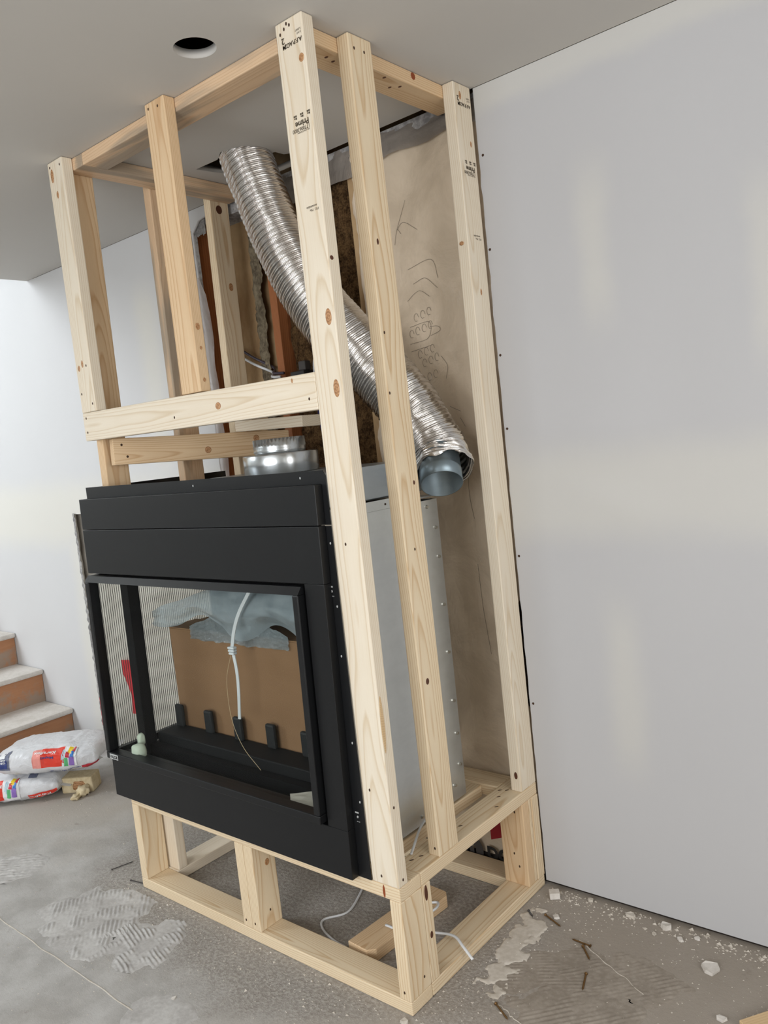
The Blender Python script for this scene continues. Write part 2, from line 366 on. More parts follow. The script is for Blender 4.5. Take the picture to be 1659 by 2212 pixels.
# ceiling with the round cut-out for a downlight and the ragged cut-out round the duct
dl = (-0.290, -0.083); dlp = [(dl[0]+0.053*math.cos(a*math.pi/16), dl[1]+0.053*math.sin(a*math.pi/16)) for a in range(32)]
duct_hole = [(-0.975, 0.437), (-0.86, 0.441), (-0.80, 0.405), (-0.74, 0.43), (-0.715, 0.50), (-0.735, 0.545), (-0.70, 0.56), (-0.70, 0.60), (-0.66, 0.625), (-0.64, 0.66), (-0.575, 0.695), (-0.70, 0.702), (-0.93, 0.702)]
ceiling = tag(plate('ceiling', [(-2.757, -3.7), (4.0, -3.7), (4.0, 0.706), (-2.757, 0.706)], [dlp, duct_hole], 0.022, 'dry_c', lambda u, v, w_: (u, v, H+w_)), kind='structure')
bm = bmesh.new(); box_bm(bm, (-2.757, -3.7, H+0.023), (4.0, 0.95, H+0.30)); bmesh.ops.delete(bm, geom=[f for f in bm.faces if f.normal.z < -0.5 or f.calc_center_median().z < H+0.026], context='FACES')
from_bm('subfloor', bm, 'dark', ceiling)
for k, y in enumerate((-0.25, 0.16)): box('joist', (-2.7, y, H+0.024), (3.9, y+0.038, H+0.25), 'old_wood', ceiling)

# back wall: drywall left of the opening (full height, also up the stairwell), drywall to the right
def jag(a, b, n, amp, seed):
    out = []
    for i in range(n+1):
        t = i/n; d = Vector(b)-Vector(a); nrm = Vector((-d.y, d.x)).normalized()
        o = 0 if i in (0, n) else amp*N(t*n*0.7, seed)
        out.append(tuple(Vector(a)+d*t+nrm*o))
    return out
left_poly = [(-6.0, 0.0)] + jag((-2.628, 0.0), (-2.625, 1.27), 40, 0.010, 1.3) + [(-1.36, 1.265)] + jag((-1.362, 1.30), (-1.375, 2.40), 24, 0.006, 4.2) + [(-1.33, 2.44), (-1.25, 2.452), (-1.2, 2.489), (-2.7, 2.489), (-2.757, 2.51), (-2.757, 5.0), (-6.0, 5.0)]
wl = tag(plate('wall_back_left', left_poly, [], 0.0127, 'dry_l', lambda u, v, w_: (u, D+w_, v)), kind='structure')
right_poly = [(0.004, 0.016), (4.0, 0.016), (4.0, 2.489), (0.004, 2.489)] + jag((0.004, 2.40), (0.004, 0.1), 60, 0.004, 8.0)[1:-1]
wr = tag(plate('wall_back_right', right_poly, [], 0.0127, 'dry_r', lambda u, v, w_: (u, D+w_, v)), kind='structure')
# the open stud wall behind
wc = tag(box('wall_back_cavity', (-6, 0.84, 0), (4.0, 0.86, 5.0), 'kraft'), kind='structure')
for x0, x1, mt in ((-1.415, -1.377, 'old_wood'), (-0.985, -0.947, 'old_wood'), (-0.535, -0.497, 'kraft'), (-2.80, -2.76, 'old_wood'), (0.01, 0.05, 'pine_honey')):
    box('wall_stud', (x0, D+0.016, 0.04), (x1, 0.838, 2.47), mt, wc, 0.002)
box('top_plate', (-3.0, D+0.016, 2.42), (0.4, 0.838, 2.485), 'gyp', wc)
box('bottom_plate', (-2.7, D+0.016, 0.001), (4.0, 0.838, 0.039), 'dark', wc)  # plate coloured near-black, painted shade for the gap under the drywall
def batt(x0, x1, z0, z1, y, amp, mat, nm='insulation_batt'):
    n1 = max(8, int((x1-x0)/0.012)); n2 = max(20, int((z1-z0)/0.016))
    return grid(nm, n1, n2, lambda u, v: (x0+(x1-x0)*u, y + amp*fbm((x0+u*(x1-x0))*26, v*(z1-z0)*22, x0) + 0.03*(abs(2*u-1)**6), z0+(z1-z0)*v), mat, wc)
batt(-0.946, -0.536, 0.04, 2.42, D+0.045, 0.016, 'wool'); batt(-0.496, 0.01, 0.04, 2.42, D+0.06, 0.008, 'wool')
batt(-1.02, -0.984, 1.3, 2.42, D+0.10, 0.014, 'wool')
grid('loose_fibre', 12, 90, lambda u, v: (-1.185+0.02*v+(0.085+0.02*N(v*14))*u+0.012*N(v*20, u*3), D+0.108-0.030*u+0.010*fbm(u*6, v*60, 2), 1.35+1.02*v), 'fuzz', wc)
box('backing_board', (-1.377, D+0.118, 1.30), (-0.99, D+0.132, 2.42), 'kraft', wc)
# torn drywall left round the top of the opening
grid('torn_drywall_edge', 20, 6, lambda u, v: (-1.372+0.065*u, D+0.013+0.002*N(u*20, v*9), 2.385+0.07*v+0.012*N(u*7, 3)*(1-v)), 'gyp', wl)
grid('torn_paper_edge', 3, 160, lambda u, v: (-2.632+0.030*u+0.005*N(v*40, u*2), D-0.003+0.006*N(v*55, u*4, 1)-0.006*u, 0.01+1.265*v), 'gyp', wl)
grid('torn_paper_edge', 2, 120, lambda u, v: (-1.384+0.020*u+0.004*N(v*34, u*3), D-0.002+0.015*u, 1.32+1.09*v), 'gyp', wl)
# vapour barrier films
def poly_r(u, v):
    x = -0.515+0.53*u; z = 0.02+2.43*v
    if u < 0.03: x += 0.012*N(z*9, 2)+0.008*N(z*31, 5)
    if u > 0.84: x -= 0.055*(u-0.84)/0.16*max(0, min(1, (z-0.52)*9))*max(0, min(1, (1.02-z)*9))*(0.8+0.5*N(z*11, 3))
    y = D+0.020 + 0.006*fbm(x*7, z*3, 1) - 0.010*math.exp(-((u-0.02)/0.02)**2)
    y += 0.010*math.exp(-((z-0.40)/0.05)**2)*N(x*14, 7)
    return (x, y, z)
vb = grid('vapour_barrier', 40, 130, poly_r, 'poly', wc)
grid('vapour_barrier', 26, 12, lambda u, v: (-0.99+1.0*u, D+0.004+0.014*v+0.008*fbm(u*11, v*3, 4), 2.484-(0.10+0.05*N(u*4, 9)+(0.06 if u < 0.55 else 0)*(1-u))*(1-v) if False else 2.484-(0.09+0.04*N(u*5, 9)+0.07*max(0, 0.6-u))*(1-v)), 'poly_grey', wc)
def poly_l(u, v):
    x = -2.72+1.47*u; z = 0.015+1.25*v
    return (x, D+0.030+0.010*fbm(x*6, z*4, 3)+0.006*N(x*3+z*12, z*20, 2), z)
vbl = grid('vapour_barrier', 90, 80, poly_l, 'poly_left', wc)
grid('vapour_barrier', 30, 30, lambda u, v: (-1.25+0.78*u, D+0.030+0.008*fbm(u*6, v*6, 5), 0.02+1.2*v), 'poly', wc)
# clear strip of film hanging along the cut drywall
grid('film_strip', 8, 60, lambda u, v: (-1.378+(0.055+0.016*N(v*6, 2))*u*min(1, (1-v)*9+0.25), D-0.006+0.006*N(v*9, u*2), 1.30+0.92*v), 'poly_clear', wc)
# pencil scribbles on the film
marks = [[(-0.36,2.12),(-0.345,2.165),(-0.33,2.15)],[(-0.345,2.165),(-0.315,2.183),(-0.262,2.147)],[(-0.345,2.165),(-0.30,2.25)],[(-0.315,2.03),(-0.22,2.043),(-0.20,1.98)],[(-0.30,1.98),(-0.25,1.99),(-0.205,1.95)],[(-0.33,1.93),(-0.28,1.955),(-0.24,1.93)],[(-0.335,1.79),(-0.26,1.80),(-0.25,1.85),(-0.33,1.845)],[(-0.25,1.835),(-0.215,1.83),(-0.21,1.815),(-0.25,1.805)],[(-0.335,1.765),(-0.25,1.775)],[(-0.215,1.735),(-0.195,1.70),(-0.205,1.66)],[(-0.20,1.57),(-0.16,1.55)],[(-0.165,1.53),(-0.15,1.50)],[(-0.155,1.35),(-0.16,1.28),(-0.15,1.20)],[(-0.155,1.05),(-0.15,0.9),(-0.135,0.75)]]
for zz, n_, x0 in ((1.872, 3, -0.30), (1.822, 4, -0.325), (1.752, 3, -0.30), (1.722, 3, -0.285), (1.675, 2, -0.27)):
    for q in range(n_): marks.append([(x0+0.026*q+0.009*math.cos(a*1.05), zz+0.006*q+0.013*math.sin(a*1.05)) for a in range(6)])
bmk = bmesh.new()
for mk_ in marks:
    pp = tube_pts([(x, D+0.004, z) for x, z in mk_], 14)
    for a_, b_ in zip(pp, pp[1:]):
        dv = (b_-a_); nn = Vector((-dv.z, 0, dv.x)).normalized()*0.0006
        q = [bmk.verts.new(v) for v in (a_-nn, b_-nn, b_+nn, a_+nn)]; bmk.faces.new(q)
for v in bmk.verts: v.co.y = D+0.020+0.006*fbm(v.co.x*7, v.co.z*3, 1)-0.0025
pm = from_bm('pencil_scribble', bmk, 'pencil', wc); pm['kind'] = 'stuff'
# red sheathing tape on the film, seen through the glass
rt = [(-2.375,0.515),(-2.30,0.522),(-2.285,0.47),(-2.235,0.45),(-2.235,0.40),(-2.25,0.36),(-2.262,0.30),(-2.262,0.245),(-2.33,0.24),(-2.32,0.34),(-2.345,0.40),(-2.37,0.44)]
plate('red_tape', rt, [], 0.001, 'red', lambda u, v, w_: (u, D+0.004+w_, v), wc)
plate('red_tape', [(-2.62,0.14),(-2.605,0.15),(-2.598,0.22),(-2.606,0.30),(-2.615,0.29)], [], 0.001, 'red', lambda u, v, w_: (u, D-0.008+w_, v), wc)
# print on the film low behind the platform
plate('red_print', [(-0.20,0.10),(-0.10,0.14),(-0.10,0.24),(-0.20,0.24)], [], 0.001, 'red_dull', lambda u, v, w_: (u, D+0.004+w_, v), wc)
dsk = [(-0.285+0.048*math.cos(a*math.pi/12), 0.028+0.048*math.sin(a*math.pi/12)) for a in range(24)]
plate('printed_emblem', dsk, [[(-0.302,0.0),(-0.302,0.035),(-0.285,0.052),(-0.268,0.035),(-0.268,0.0),(-0.276,0.0),(-0.276,0.030),(-0.285,0.038),(-0.294,0.030),(-0.294,0.0)]], 0.001, 'ink_grey', lambda u, v, w_: (u, D+0.004+w_, v+0.02), wc)
text('printed_letters', 'DO', 0.06, (-0.222, D+0.004, 0.030), (1,0,0), (0,0,1), 'ink_black', wc, bold=0.003)
# room shell behind and beside the camera, with the window openings that light it
rect = lambda a, b, c, d: [(a, c), (b, c), (b, d), (a, d)]
tag(plate('wall_front', rect(-6, 4.0, 0, 5.0), [rect(-0.7, 1.8, 0.90, 2.40), rect(-5.45, -3.75+0.02, 2.75, 4.45)], 0.12, 'white', lambda u, v, w_: (u, -3.7-w_, v)), kind='structure')
tag(plate('wall_right', rect(-3.7, 0.95, 0, 2.49), [rect(-2.50, -0.20, 0.75, 2.42)], 0.12, 'white', lambda u, v, w_: (4.0+w_, u, v)), kind='structure')
tag(box('wall_left', (-6.12, -3.7, 0), (-6.0, 0.95, 5.0), 'white'), kind='structure')
tag(box('ceiling_stairwell', (-6.0, -3.7, 5.0), (-2.757, 0.95, 5.1), 'white'), kind='structure')
tag(box('wall_stairwell', (-2.757, -3.7, H+0.30), (-2.70, 0.706, 5.0), 'white'), kind='structure')

# ------------------------------------------------------------------ staircase
st = thing('staircase', 'wooden stairs with dusty pale treads and orange brown risers at the left', 'stairs', (-2.94, 0.70, 0))
rise, run = 0.192, 0.283
for k in range(5):
    x = -2.945-run*k; z = rise*k
    child_at(box('riser', (x-0.02, -0.42, z), (x, 0.704, z+rise-0.028), 'riser'), st)
    bm = bmesh.new(); box_bm(bm, (x-run-0.02, -0.44, z+rise-0.03), (x+0.028, 0.704, z+rise), 0.011)
    child_at(from_bm('tread', bm, 'tread'), st)
child_at(box('stringer', (-2.945-run*5, -0.46, 0), (-2.96, -0.425, 0.16), 'riser'), st)

# ------------------------------------------------------------------ timber frame
fr = thing('timber_framework', 'floor to ceiling frame of pale pine studs built round the black fireplace', 'frame', (-0.6, 0.35, 0))
def board(name, p0, p1, wd, su, sv, mat, bev=0.003):
    """p0,p1 centre line; su along direction wd, sv across"""
    p0, p1, wd = Vector(p0), Vector(p1), Vector(wd); z = (p1-p0).normalized(); L = (p1-p0).length
    x = (wd - z*wd.dot(z)).normalized(); y = z.cross(x)
    bm = bmesh.new(); box_bm(bm, (-su/2, -sv/2, 0), (su/2, sv/2, L), bev)
    o = from_bm(name, bm, mat); M_ = Matrix((x, y, z)).transposed().to_4x4(); M_.translation = p0
    o.parent = fr; o.matrix_parent_inverse = Matrix.Translation(-fr.location); o.matrix_basis = M_; return o
T, W = 0.038, 0.089
def stud(x0, x1, y0, y1, z0, z1, mat, dxt=0.0, dyt=0.0, name='stud'):
    """vertical member; dxt/dyt: how far the top leans"""
    p0 = ((x0+x1)/2, (y0+y1)/2, z0); p1 = ((x0+x1)/2+dxt, (y0+y1)/2+dyt, z1)
    if x1-x0 >= y1-y0: return board(name, p0, p1, (1,0,0), x1-x0, y1-y0, mat)
    return board(name, p0, p1, (0,1,0), y1-y0, x1-x0, mat)
def flatx(x0, x1, y0, y1, z0, z1, mat, name='plate', dz=0.0):
    su, sv = (y1-y0, z1-z0); zc = (z0+z1)/2; yc = (y0+y1)/2
    if su >= sv: return board(name, (x0, yc, zc), (x1, yc, zc+dz), (0,1,0), su, sv, mat)
    return board(name, (x0, yc, zc), (x1, yc, zc+dz), (0,0,1), sv, su, mat)
def flaty(x0, x1, y0, y1, z0, z1, mat, name='plate'):
    su, sv = (x1-x0, z1-z0); zc = (z0+z1)/2; xc = (x0+x1)/2
    return board(name, (xc, y0, zc), (xc, y1, zc), (1,0,0), su, sv, mat)
zp, hp, hb = H-0.0385, 0.348, 0.310
WL = -1.221
# platform: sole plates
flatx(WL, 0, 0, W, 0.001, T, 'pine_warm', 'sole_plate'); flaty(-W, 0, W+0.001, D-0.002, 0.001, T, 'pine_warm', 'sole_plate')
flatx(WL+W, -W-0.001, 0.618, D-0.002, 0.001, T, 'pine_warm', 'sole_plate'); flaty(WL, WL+W, W+0.001, D-0.002, 0.001, T, 'pine_white', 'sole_plate')
# platform: top plates
plat_f = flatx(WL, 0, 0, W, hb, hp, 'pine_warm', 'platform_rail'); plat_r = flaty(-W, 0, W+0.001, D-0.002, hb, hp, 'pine_warm', 'platform_rail')
flatx(WL+W, -W-0.001, 0.618, D-0.002, hb, hp, 'pine_warm', 'platform_rail'); flaty(WL, WL+W, W+0.001, D-0.002, hb, hp, 'pine_warm', 'platform_rail')
flaty(-0.24, -0.151, W+0.001, 0.617, hb-0.006, hp-0.006, 'pine_warm', 'cross_rail'); flaty(-0.98, -0.891, W+0.001, 0.617, hb-0.006, hp-0.006, 'pine_warm', 'cross_rail')
# short legs of the platform
sh = 'short_stud'
st_fr = stud(-T, 0, 0, W, T, hb, 'pine_warm', name=sh); st_fr2 = stud(-W, 0, W+0.0005, W+T, T, hb, 'pine_warm', name=sh)
stud(WL, WL+T, 0, W, T, hb, 'pine_warm', name=sh); stud(WL, WL+W, W+0.008, W+0.008+T, T, hb, 'pine_white', name=sh)
sm1 = stud(-0.662, -0.6225, 0, W, T, hb, 'pine_warm', name=sh); sm2 = stud(-0.6218, -0.582, 0, W, T, hb, 'pine_warm', name=sh)
st_br = stud(-W, 0, 0.610, 0.648, T, hb, 'pine_honey', name=sh); stud(-W, 0.0, 0.6485, 0.663, T, hb, 'pine_warm', name=sh); stud(-W, 0.003, 0.6635, 0.7035, T, hb, 'pine_warm', name=sh)
stud(WL, WL+W, 0.64, 0.678, T, hb, 'pine_warm', name=sh)
# top plates at the ceiling
tp_r = flaty(-0.127, -0.0385, 0.0385, D-0.002, zp, H-0.001, 'pine_honey', 'top_plate')
flatx(-1.042, -0.128, 0.0385, 0.127, zp, H-0.001, 'pine_stain', 'top_plate')
flaty(-1.131, -1.0425, 0.0385, D-0.002, zp, H-0.001, 'pine_stain', 'top_plate')
# full-height studs
s1 = stud(-W, 0, 0, T, hp, H-0.001, 'pine', -0.002, 0.0)
s3 = stud(-T, 0, 0.179, 0.268, hp, H-0.001, 'pine_warm', 0.0, -0.022)
s4 = stud(-T, 0, 0.6165, 0.7055, hp, H-0.001, 'pine', 0.0, -0.009)
sl = stud(-1.191, -1.153, 0.0385, 0.127, 1.306, H-0.001, 'pine_honey', 0.020, 0)
sm = stud(-1.191, -1.153, 0.355, 0.444, 1.306, H-0.001, 'pine_stain', 0.020, -0.009)
sb = stud(-1.205, -1.167, 0.6165, 0.7055, hp, H-0.001, 'pine_warm', 0.034, -0.003)
# above the fireplace
hd = flatx(-1.184, -0.0905, 0.0, T, 1.5865, 1.6795, 'pine', 'header', -0.008)
sfl = stud(-1.184, -1.095, 0, 0.0375, 1.680, H-0.001, 'pine', -0.002, 0)
s2 = stud(-0.632, -0.543, 0, 0.0375, 1.677, H-0.001, 'pine_honey', -0.002, 0)
rl = board('brace', (-1.112, 0.045, 1.541), (-0.925, 0.672, 1.516), (0,0,1), W, T, 'pine_honey')
bk = flatx(-0.953, -0.610, 0.450, 0.539, 1.569, 1.607, 'pine', 'block', -0.012)
stud(-0.83, -0.79, 0.44, 0.52, 1.33, 1.50, 'pine', name='block')

def on_face(o, host):
    o.parent = host; o.matrix_parent_inverse = host.matrix_world.inverted() if False else (fr_inv @ host_basis(host)).inverted(); return o
fr_inv = Matrix.Translation(-fr.location)
def host_basis(h): return Matrix.Translation(fr.location) @ h.matrix_basis if False else h.matrix_basis
def fix(o, host):
    """parent a world-space object to a board of the frame"""
    o.parent = host
    o.matrix_parent_inverse = host.matrix_basis.inverted()
    return o
disc_cache = {}
def disc(name, host, p, nrm, ra, rb, mat, up=(0,0,1)):
    key = (round(ra, 4), round(rb, 4), mat)
    if key not in disc_cache:
        bm = bmesh.new(); vs = [bm.verts.new((ra*math.cos(a*math.pi/8), rb*math.sin(a*math.pi/8), 0)) for a in range(16)]
        vt = [bm.verts.new((0.86*v.co.x, 0.86*v.co.y, 0.0008)) for v in vs]
        bm.faces.new(vt)
        for i in range(16): bm.faces.new((vs[i], vs[(i+1) % 16], vt[(i+1) % 16], vt[i]))
        me = bpy.data.meshes.new(name); bm.to_mesh(me); bm.free(); me.materials.append(M[mat]); disc_cache[key] = me
    o = bpy.data.objects.new(name, disc_cache[key]); COL.objects.link(o)
    n = Vector(nrm); u = Vector(up); u = (u-n*u.dot(n)).normalized(); x = u.cross(n); mm = Matrix((x, u, n)).transposed().to_4x4(); mm.translation = Vector(p)
    o.parent = host; o.matrix_parent_inverse = host.matrix_basis.inverted(); o.matrix_basis = mm
    return o
F, Rg, Up = (0,-1,0), (1,0,0), (0,0,1)
def screws(host, pts, nrm):
    for p in pts: disc('screw_hole', host, p, nrm, 0.0028, 0.0042, 'hole')
def knots(host, pts, nrm, mat='knot'):
    for (x, y, z, a, b) in pts: disc('knot', host, (x, y, z), nrm, a, b, mat)
knots(s1, [(-0.016,0,2.39,0.0085,0.010),(-0.022,0,1.794,0.010,0.020),(-0.022,0,1.623,0.010,0.022)], F)
knots(s1, [(-0.002,0.012,1.93,0.007,0.006)], Rg, 'knot_dark'); disc('wane', s1, (0,0.008,0.78), Rg, 0.007, 0.075, 'wane')
screws(s1, [(-0.076,0,2.462),(-0.062,0,2.470),(-0.053,0,2.479),(-0.044,0,2.473),(-0.055,0,0.37),(-0.063,0,0.60),(-0.05,0,1.24)], F); screws(s1, [(0,0.02,0.365),(0,0.015,0.56)], Rg)
knots(s3, [(0,0.205,0.832,0.007,0.009),(0,0.19,1.987,0.004,0.008),(0,0.236,1.366,0.004,0.006)], Rg, 'knot_dark'); screws(s3, [(0,0.177,2.455),(0,0.215,2.455),(0,0.178,1.758),(0,0.174,1.604),(0,0.21,1.191)], Rg)
screws(s3, [(-0.014,0.1785,0.37),(-0.010,0.170,1.43),(-0.012,0.170,1.475)], F)
knots(s4, [(0,0.675,2.323,0.004,0.009),(0,0.655,1.892,0.004,0.01),(0,0.640,2.455,0.006,0.012)], Rg); knots(s4, [(-0.022,0.608,2.034,0.008,0.006)], F); knots(s4, [(-0.016,0.616,0.40,0.006,0.012)], F, 'knot_dark'); screws(s4, [(-0.02,0.6155,1.594),(-0.004,0.6155,1.766)], F)
knots(hd, [(-0.475,0,1.629,0.012,0.010),(-0.172,0,1.660,0.003,0.006)], F); screws(hd, [(-1.164,0,1.661),(-1.166,0,1.614),(-0.118,0,1.608),(-0.681,0,1.617)], F)
bd = (Vector((-0.925,0.672,1.516))-Vector((-1.112,0.045,1.541))).normalized(); bn = Vector((bd.y, -bd.x, 0)).normalized()
def on_brace(s, z): return Vector((-1.112,0.045,1.541))+bd*s+bn*0.019+Vector((0,0,z))
for s_, z_ in ((0.33,-0.012),(0.52,0.02)): disc('knot', rl, on_brace(s_, z_), bn, 0.012, 0.012, 'knot')
for s_, z_ in ((0.03,0.022),(0.045,-0.018)): disc('screw_hole', rl, on_brace(s_, z_), bn, 0.004, 0.0042, 'hole')
knots(sfl, [(-1.164,0,2.445,0.009,0.022),(-1.146,0,2.382,0.006,0.012),(-1.165,0,1.826,0.008,0.010),(-1.142,0,1.838,0.006,0.012)], F); screws(sfl, [(-1.172,0,2.473),(-1.112,0,2.468),(-1.170,0,1.742),(-1.112,0,1.705),(-1.12,0,1.83)], F)
screws(s2, [(-0.617,0,2.473),(-0.574,0,2.468)], F); knots(s2, [(-0.543,0.018,1.86,0.008,0.010),(-0.5425,0.02,1.80,0.004,0.005),(-0.5425,0.018,1.71,0.005,0.006)], Rg)
disc('knot', sl, (-1.1438,0.09,2.125), Rg, 0.030, 0.011, 'knot'); disc('knot', sl, (-1.1435,0.065,2.13), Rg, 0.010, 0.007, 'knot_dark')
disc('bark_streak', sm, (-1.1372,0.365,2.36), Rg, 0.012, 0.075, 'knot_dark'); disc('knot', sb, (-1.1388,0.672,2.135), Rg, 0.011, 0.016, 'knot'); disc('knot', sb, (-1.1345,0.655,2.425), Rg, 0.016, 0.018, 'knot_dark')
knots(plat_f, [(-0.052,0,0.329,0.004,0.018)], F, 'pitch'); screws(st_fr, [(-0.02,0,0.06)], F); knots(st_fr2, [(0,0.105,0.285,0.007,0.022),(0,0.110,0.165,0.006,0.010)], Rg, 'knot_dark'); screws(st_fr, [(0,0.062,0.075)], Rg)
screws(sm1, [(-0.648,0,0.06)], F); screws(sm2, [(-0.606,0,0.06)], F); knots(sm2, [(-0.582,0.055,0.24,0.009,0.011)], Rg); screws(sm2, [(-0.582,0.045,0.09)], Rg)
screws(st_br, [(-0.045,0.610,0.14),(-0.03,0.610,0.10),(-0.03,0.610,0.28)], F)
disc('pitch_streak', tp_r, (-0.0385,0.47,2.478), Rg, 0.010, 0.010, 'pitch'); 
for x, y in ((-0.07,0.15),(-0.075,0.18),(-0.065,0.44),(-0.085,0.42),(-0.055,0.36)): disc('knot', tp_r, (x, y, zp), (0,0,-1), 0.006, 0.004, 'knot_dark', (0,1,0))
for x, y in ((-0.05,0.16),(-0.06,0.13),(-0.05,0.35),(-0.02,0.50),(-0.05,0.56),(-0.07,0.60),(-0.05,0.61),(-0.04,0.30)): disc('staple_mark', plat_r, (x, y, hp), Up, 0.0022, 0.007, 'hole', (0.6,0.8,0))
# grade stamps, upside down on the studs
def stamp(host, o, xd, off):
    yd = Vector((0,0,-1)); xd = Vector(xd); n = Vector(off); o = Vector(o)+n*0.0008
    P = lambda a, b: o + xd*a + yd*b
    parts = []
    parts.append(text('grade_stamp', "A.F.P.A®24", 0.0135, P(0.012, 0.010), xd, yd, 'ink', bold=0.0004)); parts.append(text('grade_stamp', "S-P-F\nS-DRY", 0.007, P(0.012, -0.003), xd, yd, 'ink'))
    parts.append(text('grade_stamp', "2", 0.02, P(0.068, -0.006), xd, yd, 'ink', bold=0.0004)); parts.append(text('grade_stamp', "M", 0.012, P(0.066, 0.012), xd, yd, 'ink', bold=0.0004))
    z2 = 0.178
    for i in range(3):
        for (a, b, s) in ((0,0,0.0042),(0.0055,0,0.0042),(0,0.0055,0.0042),(0.0055,0.0055,0.0030)):
            q = P(0.012+0.022*i+a, z2-0.004+b-0.006*0); bm = bmesh.new()
            vs = [bm.verts.new(q+xd*i2*s+yd*j2*s) for i2, j2 in ((0,0),(1,0),(1,1),(0,1))]; bm.faces.new(vs); parts.append(from_bm('grade_stamp', bm, 'ink'))
    parts.append(text('grade_stamp', "Prime", 0.019, P(0.018, z2+0.012), xd, yd, 'ink', bold=0.0005)); parts.append(text('grade_stamp', "1770063800", 0.013, P(0.016, z2+0.026), xd, yd, 'ink', sx=0.9))
    parts.append(text('grade_stamp', "kiln dried lumber", 0.006, P(0.018, z2+0.036), xd, yd, 'ink'))
    parts.append(text('grade_stamp', "FSC  Mix\n  sustainable", 0.008, P(0.018, 0.395), xd, yd, 'ink'))
    for p in parts:
        p.parent = host; p.matrix_parent_inverse = host.matrix_basis.inverted()
stamp(s1, (0.004, 0, 2.445), (-1,0,0), F); stamp(s4, (0, 0.700, 2.445), (0,-1,0), Rg)

# ------------------------------------------------------------------ gas fireplace (open on its left side)
fp = thing('gas_fireplace', 'black steel gas fireplace with glass front set in the pine frame', 'fireplace', (-0.65, 0.25, hp))
K = 0.0255
def sh_(v): return Vector((v.x + K*(v.z-0.345), v.y, v.z))
def fpart(name, lo, hi, mat='black', bev=0.0, shear=True, par=None):
    o = box(name, lo, hi, mat, None, bev, sh_ if shear else None); return child_at(o, fp) if par is None else child2(o, par)
def child2(o, par):
    o.parent = par; o.matrix_parent_inverse = (Matrix.Translation(fp.location)).inverted(); return o
yF, XL, XR = -0.030, -1.258, -0.1325
z0 = 0.3495
# flanges
fl = child_at(plate('flange', [(XR-0.03, z0), (-0.0895, z0), (-0.0895, 1.287), (XR-0.03, 1.287)], [], 0.002, 'black', lambda u, v, w_: (u, -0.0035+w_, v)), fp)
fu = child_at(plate('flange', [(-1.223, 1.29), (-0.0895, 1.29), (-0.0895, 1.414), (-0.0985, 1.428), (-1.223, 1.432)], [], 0.002, 'black', lambda u, v, w_: (u, -0.0035+w_, v)), fp)
child_at(plate('side_flange', [(0.0, 1.30), (0.60, 1.30), (0.60, 1.430), (0.0, 1.430)], [], 0.002, 'black', lambda u, v, w_: (-1.223-w_, u, v)), fp)
for (x, z) in ((-0.0985,1.243),(-0.100,1.08),(-0.099,0.561),(-0.18,1.412),(-0.63,1.412),(-0.105,0.95),(-0.102,0.72)):
    o = disc('screw_slot', fr, (x, -0.0036, z), F, 0.0022, 0.0034, 'badge'); o.parent = fp; o.matrix_parent_inverse = Matrix.Translation(-fp.location)
for z in (1.131, 0.530):
    child_at(box('slot_mark', (-0.120, -0.0042, z-0.002), (-0.108, -0.0036, z+0.002), 'badge'), fp)
    o = disc('slot_mark', fr, (-0.113, -0.0036, z-0.012), F, 0.0026, 0.0036, 'badge'); o.parent = fp; o.matrix_parent_inverse = Matrix.Translation(-fp.location)
    for i in range(3): child_at(box('slot_mark', (-0.1165+i*0.004, -0.0042, z-0.026), (-0.1150+i*0.004, -0.0036, z-0.0235), 'badge'), fp)
# surround bands, front and left return
YB = 0.46
fpart('top_panel', (XL, yF, 1.2915), (XR, -0.004, 1.394), bev=0.0015); fpart('upper_band', (XL, yF, 1.141), (XR, -0.004, 1.2895), bev=0.0015)
fpart('lower_band', (XL, yF, z0), (XR, -0.004, 0.4845), bev=0.0015); fpart('right_band', (-0.2035, yF, 0.485), (XR, -0.004, 1.1405), bev=0.001)
fpart('top_panel', (XL, -0.0035, 1.2915), (XL+0.02, YB, 1.394)); fpart('upper_band', (XL, -0.0035, 1.141), (XL+0.02, YB, 1.2895)); fpart('lower_band', (XL, -0.0035, z0), (XL+0.02, YB, 0.4845))
# screen frame standing proud of the surround
yS = -0.050; fz0, fz1 = 0.492, 1.134; FX0, FX1 = XL+0.004, -0.212
sf = [('frame_rail', (FX0, yS, fz1-0.020), (FX1, -0.012, fz1)), ('frame_rail', (FX0, yS, fz0), (FX1, -0.012, fz0+0.024)), ('frame_post', (FX1-0.022, yS, fz0+0.0245), (FX1, -0.012, fz1-0.0205)), ('frame_post', (FX0, yS, fz0+0.0245), (FX0+0.022, -0.012, fz1-0.0205))]
for nm, a, b in sf[1:]: fpart(nm, a, b, bev=0.003)
def slope(v): return sh_(Vector((v.x, v.y+0.015, v.z)) if v.z > fz1-0.001 and v.y < yS+0.001 else v)
child_at(box('frame_rail', sf[0][1], sf[0][2], 'black', None, 0, slope), fp)
fpart('frame_rail', (FX0, -0.0115, fz1-0.020), (FX0+0.02, YB, fz1)); fpart('frame_rail', (FX0, -0.0115, fz0), (FX0+0.02, YB, fz0+0.024)); fpart('frame_post', (FX0, YB+0.001, z0), (FX0+0.03, YB+0.05, 1.394))
fpart('sill_step', (FX0+0.021, -0.0115, fz0), (FX1-0.022, 0.02, fz0+0.012))
# inner window frame
fpart('inner_post', (-1.222, 0.062, 0.475), (-1.178, 0.105, 1.125), 'black_matte'); fpart('inner_rail', (-1.177, 0.075, 0.475), (-0.262, 0.105, 0.508), 'black_matte'); fpart('inner_rail', (-1.177, 0.075, 1.10), (-0.262, 0.105, 1.125), 'black_matte'); fpart('inner_post', (-0.262, 0.062, 0.475), (-0.222, 0.105, 1.125), 'black_matte')
